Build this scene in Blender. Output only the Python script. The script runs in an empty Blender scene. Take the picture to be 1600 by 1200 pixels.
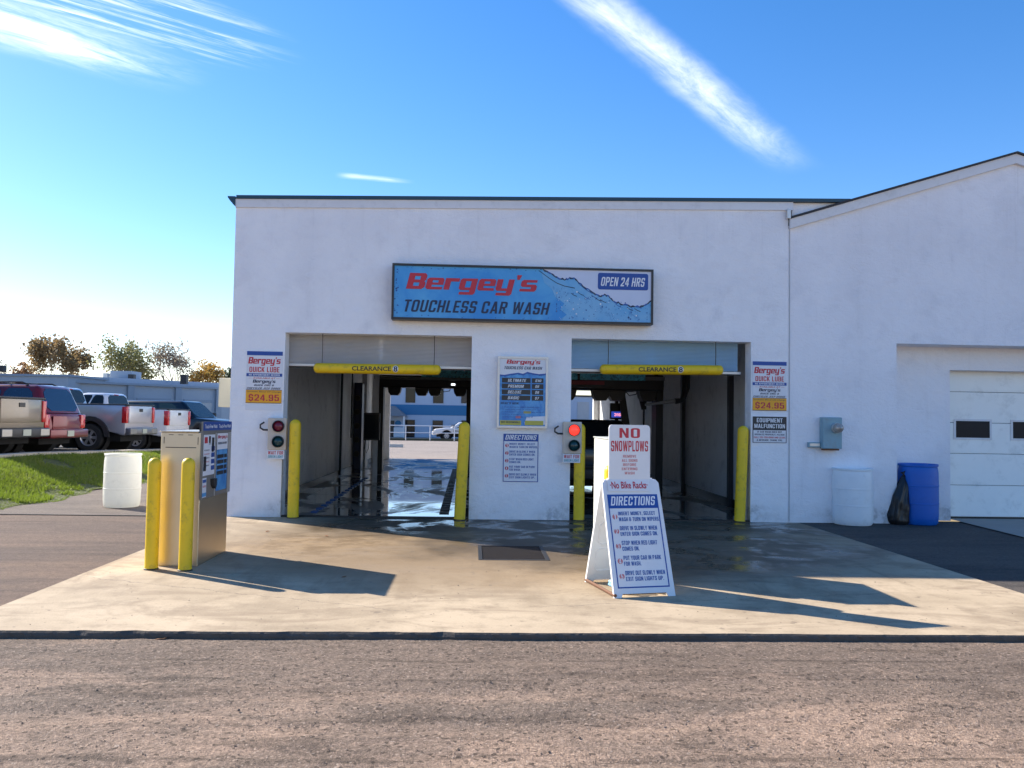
import bpy, bmesh, math, random
import numpy as np
from mathutils import Vector, Matrix, Euler
from mathutils.geometry import tessellate_polygon
R = math.radians
random.seed(7); rng = np.random.default_rng(7)
scn = bpy.context.scene
col = scn.collection

# ------------------------------------------------------------------ camera
F = 1300.0; VX, VY = 738.0, 655.0; ROLL = 0.0165; H = 1.6
cr, sr = math.cos(ROLL), math.sin(ROLL)
def unroll(dx, dy): return dx*cr+dy*sr, -dx*sr+dy*cr
_ax, _ay = unroll(VX-800, VY-600)
yaw = math.atan2(-_ax, F); pitch = math.atan2(_ay*math.cos(yaw), F)
fw = np.array([math.sin(yaw)*math.cos(pitch), math.cos(yaw)*math.cos(pitch), math.sin(pitch)])
rt = np.array([math.cos(yaw), -math.sin(yaw), 0.0]); up = np.cross(rt, fw)
def ray(px, py):
    dx, dy = unroll(px-800, py-600); return fw*F+rt*dx-up*dy
def gp(px, py, z=0.0):
    r = ray(px, py); p = np.array([0, 0, H])+r*((z-H)/r[2]); return p
def fp(px, py, Y):
    r = ray(px, py); return np.array([0, 0, H])+r*(Y/r[1])
cam = bpy.data.cameras.new('camera'); cam.sensor_width = 36; cam.lens = F/1600*36
cam.clip_start = 0.1; cam.clip_end = 4000
co = bpy.data.objects.new('camera', cam); col.objects.link(co)
cx = rt*cr+up*sr; cy = -rt*sr+up*cr; cz = -fw
co.matrix_world = Matrix(((cx[0], cy[0], cz[0], 0), (cx[1], cy[1], cz[1], 0), (cx[2], cy[2], cz[2], H), (0, 0, 0, 1)))
scn.camera = co

# ------------------------------------------------------------------ light
SUNV = Vector((-1.38, 0.92, 1.0)).normalized()
ELEV = math.asin(SUNV.z); AZ = math.atan2(SUNV.x, SUNV.y)
sun = bpy.data.lights.new('sun', 'SUN'); sun.energy = 5.0; sun.angle = R(0.5); sun.color = (1.0, 0.93, 0.81)
so = bpy.data.objects.new('sun', sun); col.objects.link(so)
so.rotation_euler = SUNV.to_track_quat('Z', 'Y').to_euler(); so.location = (0, 0, 30)
scn.view_settings.view_transform = 'Standard'; scn.view_settings.look = 'None'
scn.view_settings.exposure = 1.02; scn.view_settings.gamma = 1
world = bpy.data.worlds.new('World'); scn.world = world; world.use_nodes = True

class G:                                                            # tiny helper for node trees
    def __init__(s, tree): s.t = tree; s.n = tree.nodes; s.l = tree.links
    def new(s, t, **k):
        n = s.n.new(t)
        for a, b in k.items(): setattr(n, a, b)
        return n
    def put(s, sock, v):
        if hasattr(v, 'links'): s.l.new(v, sock)
        elif isinstance(v, (tuple, list)) and len(v) == 3 and sock.type == 'RGBA': sock.default_value = (*v, 1)
        else: sock.default_value = v
    def m(s, op, a, b=0.0, c=0.0, clamp=False):
        n = s.new('ShaderNodeMath', operation=op, use_clamp=clamp)
        for i, v in enumerate((a, b, c)): s.put(n.inputs[i], v)
        return n.outputs[0]
    def vm(s, op, a, b=(0, 0, 0)):
        n = s.new('ShaderNodeVectorMath', operation=op); s.put(n.inputs[0], a); s.put(n.inputs[1], b)
        return n.outputs['Value'] if op == 'DOT_PRODUCT' else n.outputs[0]
    def sep(s, v):
        n = s.new('ShaderNodeSeparateXYZ'); s.put(n.inputs[0], v); return n.outputs
    def comb(s, x, y, z=0.0):
        n = s.new('ShaderNodeCombineXYZ'); s.put(n.inputs[0], x); s.put(n.inputs[1], y); s.put(n.inputs[2], z); return n.outputs[0]
    def noise(s, v, scale, detail=4, rough=0.55, dist=0.0):
        n = s.new('ShaderNodeTexNoise'); s.put(n.inputs['Vector'], v)
        n.inputs['Scale'].default_value = scale; n.inputs['Detail'].default_value = detail
        n.inputs['Roughness'].default_value = rough; n.inputs['Distortion'].default_value = dist
        return n.outputs['Fac']
    def step(s, v, a, b):                                            # smooth 0..1 between a and b (a may be > b)
        n = s.new('ShaderNodeMapRange', interpolation_type='SMOOTHSTEP'); s.put(n.inputs[0], v)
        if a < b: n.inputs[1].default_value, n.inputs[2].default_value, n.inputs[3].default_value, n.inputs[4].default_value = a, b, 0, 1
        else: n.inputs[1].default_value, n.inputs[2].default_value, n.inputs[3].default_value, n.inputs[4].default_value = b, a, 1, 0
        return n.outputs[0]
    def mix(s, f, a, b, blend='MIX'):
        n = s.new('ShaderNodeMix', data_type='RGBA', blend_type=blend)
        s.put(n.inputs[0], f); s.put(n.inputs[6], a); s.put(n.inputs[7], b); return n.outputs[2]
    def bump(s, h, strength=0.3, dist=0.02):
        n = s.new('ShaderNodeBump'); n.inputs['Strength'].default_value = strength; n.inputs['Distance'].default_value = dist
        s.put(n.inputs['Height'], h); return n.outputs[0]

w = G(world.node_tree); w.n.clear()
sky = w.new('ShaderNodeTexSky', sky_type='NISHITA'); sky.sun_disc = False
sky.sun_elevation = ELEV; sky.sun_rotation = AZ
sky.air_density = 1.0; sky.dust_density = 0.15; sky.ozone_density = 2.5
hs = w.new('ShaderNodeHueSaturation'); hs.inputs['Saturation'].default_value = 1.33; hs.inputs['Value'].default_value = 1.0
w.l.new(sky.outputs[0], hs.inputs['Color'])
tc = w.new('ShaderNodeTexCoord'); dx_, dy_, dz_ = w.sep(tc.outputs['Generated'])
zc = w.m('MAXIMUM', dz_, 0.04)
P = w.comb(w.m('DIVIDE', dx_, zc), w.m('DIVIDE', dy_, zc))
def cp(px, py):
    r = ray(px, py); return np.array([r[0]/r[2], r[1]/r[2]])
def streak(a, b, w0, w1, fib, seed, lo, hi, gr=0.9):            # a band of cirrus between two points of the high cloud layer
    a = cp(*a); b = cp(*b); d = b-a; L = float(np.hypot(*d)); d = d/L; n = np.array([-d[1], d[0]])
    rel = w.vm('SUBTRACT', P, (float(a[0]), float(a[1]), 0))
    s_ = w.m('DIVIDE', w.vm('DOT_PRODUCT', rel, (float(d[0]), float(d[1]), 0)), L)
    t_ = w.vm('DOT_PRODUCT', rel, (float(n[0]), float(n[1]), 0))
    q = w.comb(w.m('MULTIPLY', s_, L*1.2), w.m('MULTIPLY', t_, fib), seed)
    wob = w.m('MULTIPLY', w.m('SUBTRACT', w.noise(w.comb(w.m('MULTIPLY', s_, L*2.0), w.m('MULTIPLY', t_, 2.0), seed+3), 1.6, 5, 0.6), 0.5), 0.55*max(w0, w1))
    wid = w.m('MAXIMUM', w.m('ADD', w0, w.m('MULTIPLY', s_, w1-w0)), 0.01)
    tt = w.m('ABSOLUTE', w.m('DIVIDE', w.m('ADD', t_, wob), wid))
    mk = w.m('MULTIPLY', w.step(tt, 1.15, 0.0), w.m('MULTIPLY', w.step(s_, -0.25, 0.12), w.step(s_, 1.12, 0.55)))
    nz = w.m('MULTIPLY', w.step(w.noise(q, 2.2, 10, 0.68, 0.5), lo, hi), w.m('ADD', 0.9-gr*0.5, w.m('MULTIPLY', w.noise(w.comb(w.m('MULTIPLY', s_, L*3), w.m('MULTIPLY', t_, fib*.8), seed+7), 3.0, 8, 0.7, 0.6), gr)))
    return w.m('MULTIPLY', mk, nz)
c1 = streak((880, -40), (1235, 255), 0.075, 0.115, 4.5, 1.0, 0.16, 0.78, 0.65)
c2 = streak((-120, -5), (290, 125), 0.24, 0.17, 4, 4.0, 0.28, 0.80)
c3 = streak((-60, -60), (440, 88), 0.46, 0.10, 11, 9.0, 0.42, 0.74)
c4 = streak((545, 275), (640, 284), 0.05, 0.04, 6, 12.0, 0.2, 0.7)
cl = w.m('MAXIMUM', w.m('MAXIMUM', w.m('MULTIPLY', c1, 0.60), w.m('MULTIPLY', c2, 0.9)), w.m('MAXIMUM', w.m('MULTIPLY', c3, 0.65), w.m('MULTIPLY', c4, 0.38)))
skyc = w.mix(cl, w.mix(1.0, hs.outputs[0], (1.05, 0.94, 1.04), 'MULTIPLY'), (10.5, 10.4, 10.5))
bg = w.new('ShaderNodeBackground'); w.l.new(skyc, bg.inputs[0]); bg.inputs[1].default_value = 0.110
wo = w.new('ShaderNodeOutputWorld'); w.l.new(bg.outputs[0], wo.inputs[0])

# ------------------------------------------------------------------ materials
def newmat(name):
    m = bpy.data.materials.new(name); m.use_nodes = True; g = G(m.node_tree)
    return m, g, g.n['Principled BSDF']
def mat(name, c, rough=0.6, metal=0.0, var=0.12, scale=3.0, bump=0.0, bscale=60.0, coat=0.0, dirt=None, dirt_amt=0.0, spec=0.5):
    m, g, b = newmat(name)
    tcn = g.new('ShaderNodeTexCoord').outputs['Object']
    n1 = g.noise(tcn, scale, 5, 0.6)
    f = g.m('ADD', g.m('MULTIPLY', n1, 2*var), 1-var)
    cc = g.mix(1.0, c, g.comb(f, f, f), 'MULTIPLY')
    if dirt:
        d = g.m('MULTIPLY', g.step(g.noise(tcn, scale*2.3, 8, 0.68), 0.5, 0.72), dirt_amt)
        cc = g.mix(d, cc, dirt)
    g.put(b.inputs['Base Color'], cc)
    g.put(b.inputs['Roughness'], g.m('ADD', rough-0.06, g.m('MULTIPLY', n1, 0.12), 0, True))
    b.inputs['Metallic'].default_value = metal; b.inputs['Coat Weight'].default_value = coat
    b.inputs['Coat Roughness'].default_value = 0.06; b.inputs['Specular IOR Level'].default_value = spec
    if bump: g.put(b.inputs['Normal'], g.bump(g.noise(tcn, bscale, 4, 0.6), bump, 0.01))
    return m
def emit(name, c, s, base=None):
    m, g, b = newmat(name); b.inputs['Base Color'].default_value = (*(base or c), 1)
    b.inputs['Emission Color'].default_value = (*c, 1); b.inputs['Emission Strength'].default_value = s
    b.inputs['Roughness'].default_value = 0.2; return m

def stucco_mat(name, base=(0.93, 0.925, 0.935), z_dirt=True):
    m, g, b = newmat(name)
    o = g.new('ShaderNodeTexCoord').outputs['Object']; x, y, z = g.sep(o)
    big = g.noise(o, 0.55, 5, 0.6); mid = g.noise(o, 2.3, 6, 0.62, 0.3); fine = g.noise(o, 38, 4, 0.65)
    c = g.mix(g.m('MULTIPLY', g.step(big, 0.42, 0.68), 0.34), base, (0.72, 0.71, 0.74))
    c = g.mix(g.m('MULTIPLY', g.step(mid, 0.48, 0.70), 0.20), c, (0.64, 0.63, 0.67))
    blot = g.step(g.noise(g.vm('ADD', o, (7, 3, 1)), 0.9, 7, 0.7, 0.6), 0.56, 0.70)
    c = g.mix(g.m('MULTIPLY', blot, 0.20), c, (0.56, 0.55, 0.58))
    c = g.mix(g.m('MULTIPLY', g.step(g.noise(g.comb(g.m('MULTIPLY', x, 7), y, g.m('MULTIPLY', z, 0.5)), 1.0, 5, 0.6), 0.56, 0.76), 0.12), c, (0.5, 0.5, 0.51))
    run = g.m('MULTIPLY', g.step(g.noise(g.comb(g.m('MULTIPLY', x, 11), y, g.m('MULTIPLY', z, 0.25)), 1.0, 6, 0.65), 0.54, 0.74), g.step(g.m('ADD', z, g.m('MULTIPLY', g.noise(o, 2.2, 3, 0.5), 1.2)), 4.6, 5.7))
    c = g.mix(g.m('MULTIPLY', run, 0.13), c, (0.36, 0.35, 0.36))
    trow = g.noise(g.comb(g.m('MULTIPLY', x, 5), y, g.m('MULTIPLY', z, 9)), 1.0, 5, 0.6, 1.2)
    lowz = g.m('SUBTRACT', z, g.m('MULTIPLY', g.noise(o, 3.5, 6, 0.7), 0.55))
    peel = g.m('MULTIPLY', g.m('MULTIPLY', g.step(lowz, 0.02, -0.12), g.step(g.noise(o, 7, 7, 0.7), 0.42, 0.60)), g.step(g.noise(o, 1.1, 3, 0.5), 0.42, 0.62))
    c = g.mix(g.m('MULTIPLY', peel, 0.6), c, (0.38, 0.37, 0.36))
    splash = g.m('MULTIPLY', g.step(lowz, 0.2, -0.25), 0.16)
    c = g.mix(splash, c, (0.45, 0.43, 0.41))
    g.put(b.inputs['Base Color'], c); b.inputs['Roughness'].default_value = 0.85
    h = g.m('ADD', g.m('ADD', g.m('MULTIPLY', fine, 0.8), g.m('MULTIPLY', trow, 1.3)), g.m('ADD', g.m('MULTIPLY', mid, 1.6), g.m('MULTIPLY', peel, -0.5)))
    g.put(b.inputs['Normal'], g.bump(h, 0.6, 0.02))
    return m
M_stucco = stucco_mat('white stucco')
M_stucco_g = stucco_mat('garage stucco', (0.91, 0.90, 0.92))
M_trimw = mat('white trim', (0.74, 0.74, 0.75), 0.6, var=0.10, scale=2, dirt=(0.4, 0.4, 0.4), dirt_amt=0.3)
M_teal = mat('teal roof metal', (0.012, 0.055, 0.085), 0.45, var=0.2, scale=1.5)
M_shingle = mat('dark shingles', (0.05, 0.05, 0.055), 0.9, var=0.35, scale=12, bump=0.5)
M_greywall = mat('pale grey siding', (0.46, 0.47, 0.48), 0.7, var=0.1)
M_intwall = mat('bay interior wall', (0.76, 0.76, 0.76), 0.5, var=0.16, scale=1.2, dirt=(0.28, 0.28, 0.28), dirt_amt=0.4)
M_ceiling = mat('bay ceiling', (0.50, 0.50, 0.50), 0.8, var=0.15)
M_yellow = mat('yellow plastic sleeve', (0.84, 0.56, 0.010), 0.45, var=0.13, scale=4, dirt=(0.30, 0.20, 0.04), dirt_amt=0.55, bump=0.08, bscale=25)
M_black = mat('black plastic', (0.012, 0.012, 0.013), 0.45, var=0.2)
M_dark = mat('dark steel', (0.035, 0.036, 0.04), 0.5, var=0.25, metal=0.3)
M_frame = mat('dark sign frame', (0.025, 0.022, 0.022), 0.4, var=0.15)
M_alu = mat('aluminium frame', (0.62, 0.60, 0.57), 0.4, metal=0.6, var=0.12)
M_beige = mat('beige lamp housing', (0.62, 0.53, 0.43), 0.55, var=0.10, scale=8)
M_paper = mat('white sign face', (0.76, 0.77, 0.80), 0.5, var=0.04)
M_offwhite = mat('white plastic board', (0.78, 0.78, 0.78), 0.45, var=0.06, scale=6)
M_navy = mat('navy print', (0.012, 0.07, 0.32), 0.45, var=0.05)
M_ink = mat('dark navy print', (0.012, 0.025, 0.07), 0.45, var=0.05)
M_blueink = mat('blue print', (0.02, 0.10, 0.36), 0.45, var=0.05)
M_red = mat('red print', (0.55, 0.025, 0.045), 0.45, var=0.06)
M_redpale = mat('faded red print', (0.62, 0.20, 0.20), 0.5, var=0.08)
M_teal_ink = mat('teal print', (0.03, 0.30, 0.33), 0.5, var=0.05)
M_gold = mat('yellow print', (0.88, 0.40, 0.012), 0.45, var=0.05)
M_olive = mat('faded yellow print', (0.52, 0.46, 0.08), 0.5, var=0.1)
M_whiteink = mat('white print', (0.80, 0.81, 0.83), 0.5, var=0.02)
M_blackink = mat('black print', (0.018, 0.02, 0.025), 0.4, var=0.1)
M_rust = mat('rusty steel', (0.16, 0.07, 0.035), 0.8, var=0.35, scale=10)
M_glass = mat('dark window glass', (0.010, 0.014, 0.018), 0.08, var=0.1, spec=0.3)
M_rubber = mat('tyre rubber', (0.014, 0.014, 0.014), 0.85, var=0.2)
M_rim = mat('alloy rim', (0.45, 0.45, 0.46), 0.35, metal=0.7, var=0.1)
M_plate = mat('licence plate', (0.42, 0.44, 0.36), 0.5, var=0.1, scale=20)
M_leaf_dry = mat('dry leaf', (0.22, 0.09, 0.03), 0.8, var=0.3, scale=30)
M_bag = mat('black refuse bag', (0.014, 0.014, 0.015), 0.36, var=0.2, bump=0.6, bscale=16)

def splash_mat(name, light, deep, dark, scale=3.0, lo=0.5, hi=0.7):   # printed picture of water
    m, g, b = newmat(name); o = g.new('ShaderNodeTexCoord').outputs['Object']
    n1 = g.noise(o, scale, 6, 0.6, 0.8); n2 = g.noise(o, scale*4, 8, 0.7, 0.5)
    c = g.mix(g.step(n1, 0.35, 0.65), light, deep); c = g.mix(g.m('MULTIPLY', g.step(n2, lo, hi), 0.55), c, dark)
    g.put(b.inputs['Base Color'], c); b.inputs['Roughness'].default_value = 0.35; return m
M_water = splash_mat('water print', (0.09, 0.40, 0.72), (0.025, 0.27, 0.66), (0.015, 0.14, 0.45), 1.0, 0.60, 0.78)
M_foam = splash_mat('foam print', (0.20, 0.46, 0.70), (0.10, 0.38, 0.68), (0.015, 0.15, 0.42), 1.6, 0.54, 0.66)
M_menu = splash_mat('menu water print', (0.10, 0.38, 0.70), (0.02, 0.20, 0.55), (0.02, 0.12, 0.40), 5.0)
M_banner = splash_mat('teal banner print', (0.15, 0.75, 0.85), (0.08, 0.55, 0.68), (0.01, 0.05, 0.06), 4.0, 0.5, 0.6)

def steel_mat(name, c=(0.66, 0.57, 0.43), rough=0.32):
    m, g, b = newmat(name); o = g.new('ShaderNodeTexCoord').outputs['Object']; x, y, z = g.sep(o)
    st = g.noise(g.comb(g.m('MULTIPLY', x, 3), g.m('MULTIPLY', y, 3), g.m('MULTIPLY', z, 160)), 1.0, 3, 0.6)
    sm = g.noise(o, 2.0, 5, 0.6)
    f = g.m('ADD', 0.82, g.m('MULTIPLY', sm, 0.3)); g.put(b.inputs['Base Color'], g.mix(1.0, c, g.comb(f, f, f), 'MULTIPLY'))
    b.inputs['Metallic'].default_value = 1.0; g.put(b.inputs['Roughness'], g.m('ADD', rough, g.m('MULTIPLY', sm, 0.15)))
    g.put(b.inputs['Normal'], g.bump(st, 0.06, 0.004)); return m
M_steel = steel_mat('brushed stainless steel')
def poly_mat(name, c, tr):                                           # ribbed polycarbonate door sheet
    m, g, b = newmat(name); o = g.new('ShaderNodeTexCoord').outputs['Object']
    n = g.noise(o, 1.2, 5, 0.6); f = g.m('ADD', 0.8, g.m('MULTIPLY', n, 0.4))
    g.put(b.inputs['Base Color'], g.mix(1.0, c, g.comb(f, f, f), 'MULTIPLY')); b.inputs['Roughness'].default_value = 0.22
    t = g.new('ShaderNodeBsdfTransparent'); t.inputs[0].default_value = (0.85, 0.88, 0.9, 1)
    tl = g.new('ShaderNodeBsdfTranslucent'); tl.inputs[0].default_value = (*c, 1)
    a = g.new('ShaderNodeMixShader'); a.inputs[0].default_value = 0.35; g.l.new(b.outputs[0], a.inputs[1]); g.l.new(tl.outputs[0], a.inputs[2])
    k = g.new('ShaderNodeMixShader'); k.inputs[0].default_value = tr; g.l.new(a.outputs[0], k.inputs[1]); g.l.new(t.outputs[0], k.inputs[2])
    g.l.new(k.outputs[0], g.n['Material Output'].inputs[0]); return m
M_polyL = poly_mat('grey polycarbonate', (0.85, 0.84, 0.84), 0.2)
M_polyR = poly_mat('sky reflection polycarbonate', (0.55, 0.80, 1.0), 0.06)  # blue sky reflection put into the sheet's tint
def plastic_drum(name, c, trans=0.35):
    m, g, b = newmat(name); o = g.new('ShaderNodeTexCoord').outputs['Object']
    n = g.noise(o, 4, 6, 0.65); s_ = g.step(g.noise(o, 9, 7, 0.7), 0.52, 0.75)
    cc = g.mix(g.m('MULTIPLY', s_, 0.25), c, tuple(v*0.5 for v in c)); f = g.m('ADD', 0.9, g.m('MULTIPLY', n, 0.2))
    g.put(b.inputs['Base Color'], g.mix(1.0, cc, g.comb(f, f, f), 'MULTIPLY')); b.inputs['Roughness'].default_value = 0.42
    tl = g.new('ShaderNodeBsdfTranslucent'); g.put(tl.inputs[0], cc); a = g.new('ShaderNodeMixShader'); a.inputs[0].default_value = trans
    g.l.new(b.outputs[0], a.inputs[1]); g.l.new(tl.outputs[0], a.inputs[2]); g.l.new(a.outputs[0], g.n['Material Output'].inputs[0]); return m
M_drumw = plastic_drum('cream plastic drum', (0.88, 0.86, 0.78), 0.42)
M_drumw2 = plastic_drum('white plastic drum', (0.88, 0.92, 0.94), 0.15)
M_drumb = plastic_drum('blue plastic drum', (0.002, 0.125, 0.53), 0.1)

# ------------------------------------------------------------------ mesh helpers
class MB:
    def __init__(s): s.v = []; s.f = []; s.mi = []
    def add(s, verts, faces, mi=0):
        k = len(s.v); s.v += [tuple(map(float, p)) for p in verts]
        s.f += [tuple(i+k for i in f) for f in faces]; s.mi += [mi]*len(faces); return s
    def box(s, x0, x1, y0, y1, z0, z1, mi=0):
        v = [(x, y, z) for z in (z0, z1) for y in (y0, y1) for x in (x0, x1)]
        return s.add(v, [(0, 2, 3, 1), (4, 5, 7, 6), (0, 1, 5, 4), (2, 6, 7, 3), (0, 4, 6, 2), (1, 3, 7, 5)], mi)
    def frombm(s, bm, mi=0):
        bm.verts.index_update(); return s.add([v.co[:] for v in bm.verts], [[v.index for v in f.verts] for f in bm.faces], mi)
    def rbox(s, x0, x1, y0, y1, z0, z1, b=0.02, seg=2, mi=0):
        bm = bmesh.new(); bmesh.ops.create_cube(bm, size=1)
        for v in bm.verts: v.co = Vector(((x0+x1)/2+v.co.x*(x1-x0), (y0+y1)/2+v.co.y*(y1-y0), (z0+z1)/2+v.co.z*(z1-z0)))
        bmesh.ops.bevel(bm, geom=bm.edges[:], offset=b, segments=seg, affect='EDGES', profile=0.5)
        s.frombm(bm, mi); bm.free(); return s
    def prism(s, pts, axis, a, b, mi=0, bevel=0.0):                  # closed outline in the other two axes, extruded along axis
        def P3(p, t): return {'x': (t, p[0], p[1]), 'y': (p[0], t, p[1]), 'z': (p[0], p[1], t)}[axis]
        n = len(pts); bm = bmesh.new()
        A = [bm.verts.new(P3(p, a)) for p in pts]; B = [bm.verts.new(P3(p, b)) for p in pts]
        bm.faces.new(A); bm.faces.new(B[::-1])
        for i in range(n): bm.faces.new((A[i], B[i], B[(i+1) % n], A[(i+1) % n]))
        bmesh.ops.recalc_face_normals(bm, faces=bm.faces[:])
        if bevel:
            ed = [e for e in bm.edges if len(e.link_faces) == 2 and e.calc_face_angle(0) > 0.5]
            bmesh.ops.bevel(bm, geom=ed, offset=bevel, segments=2, affect='EDGES', profile=0.5, clamp_overlap=True)
        bmesh.ops.triangulate(bm, faces=[f for f in bm.faces if len(f.verts) > 4])
        s.frombm(bm, mi); bm.free(); return s
    def tube(s, path, r, n=10, mi=0, cap=True):
        path = [Vector(p) for p in path]; rs = r if isinstance(r, (list, tuple)) else [r]*len(path); vs = []; fs = []
        for i, p in enumerate(path):
            d = (path[min(i+1, len(path)-1)]-path[max(i-1, 0)]).normalized()
            a = d.orthogonal().normalized() if i == 0 else (pa-d*pa.dot(d)).normalized()
            pa = a; b = d.cross(a)
            vs += [p+(a*math.cos(t)+b*math.sin(t))*rs[i] for t in (2*math.pi*k/n for k in range(n))]
        for i in range(len(path)-1):
            for k in range(n): fs.append((i*n+k, i*n+(k+1) % n, (i+1)*n+(k+1) % n, (i+1)*n+k))
        if cap: fs += [tuple(range(n))[::-1], tuple(range((len(path)-1)*n, len(path)*n))]
        return s.add(vs, fs, mi)
    def lathe(s, prof, c=(0, 0, 0), axis='z', n=32, mi=0):
        vs = []; fs = []
        for r, h in prof:
            for k in range(n):
                t = 2*math.pi*k/n; a, b = r*math.cos(t), r*math.sin(t)
                q = {'z': (a, b, h), 'y': (a, h, b), 'x': (h, a, b)}[axis]
                vs.append((c[0]+q[0], c[1]+q[1], c[2]+q[2]))
        for i in range(len(prof)-1):
            for k in range(n): fs.append((i*n+k, i*n+(k+1) % n, (i+1)*n+(k+1) % n, (i+1)*n+k))
        return s.add(vs, fs, mi)
    def build(s, name, mats, parent=None, smooth=False, local=False):
        me = bpy.data.meshes.new(name); v = s.v
        root = parent
        while root is not None and root.parent is not None: root = root.parent
        if root is not None and not local:
            o = root.location; v = [(a-o.x, b-o.y, c-o.z) for a, b, c in v]
        me.from_pydata(v, [], s.f)
        for m_ in (mats if isinstance(mats, (list, tuple)) else [mats]): me.materials.append(m_)
        me.polygons.foreach_set('material_index', s.mi)
        if smooth is True: me.polygons.foreach_set('use_smooth', [True]*len(s.f))
        elif smooth:
            me.polygons.foreach_set('use_smooth', [True]*len(s.f)); me.set_sharp_from_angle(angle=R(smooth))
        me.update()
        bm = bmesh.new(); bm.from_mesh(me); bmesh.ops.recalc_face_normals(bm, faces=bm.faces[:]); bm.to_mesh(me); bm.free()
        ob = bpy.data.objects.new(name, me); col.objects.link(ob)
        if parent is not None: ob.parent = parent
        return ob
def build_each(mb, name, mats, parent, smooth=False, local=False):    # every loose piece of a builder becomes a part of its own
    par = list(range(len(mb.v)))
    def find(i):
        while par[i] != i: par[i] = par[par[i]]; i = par[i]
        return i
    for f in mb.f:
        r0 = find(f[0])
        for i in f[1:]: par[find(i)] = r0
    gr_ = {}
    for k, f in enumerate(mb.f): gr_.setdefault(find(f[0]), []).append(k)
    for ks in gr_.values():
        m2 = MB(); ix = {}
        for k in ks:
            for i in mb.f[k]:
                if i not in ix: ix[i] = len(m2.v); m2.v.append(mb.v[i])
            m2.f.append(tuple(ix[i] for i in mb.f[k])); m2.mi.append(mb.mi[k])
        m2.build(name, mats, parent, smooth, local)
def tag(o, label=None, cat=None, group=None, kind=None):
    for k, v in (('label', label), ('category', cat), ('group', group), ('kind', kind)):
        if v: o[k] = v
    return o
def thing(name, label, cat, loc=(0, 0, 0), rz=0.0, group=None):
    o = bpy.data.objects.new(name, None); col.objects.link(o); o.location = [float(a) for a in loc]; o.rotation_euler.z = rz
    o.empty_display_size = 0.2
    return tag(o, label, cat, group)
def dup(o, delta, label, parent=None):
    c = o.copy(); col.objects.link(c)
    if parent is None:
        c.location = o.location+Vector(delta); c['label'] = label
    else: c.parent = parent
    for ch in [x for x in bpy.data.objects if x.parent == o]: dup(ch, delta, None, c)
    return c

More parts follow.
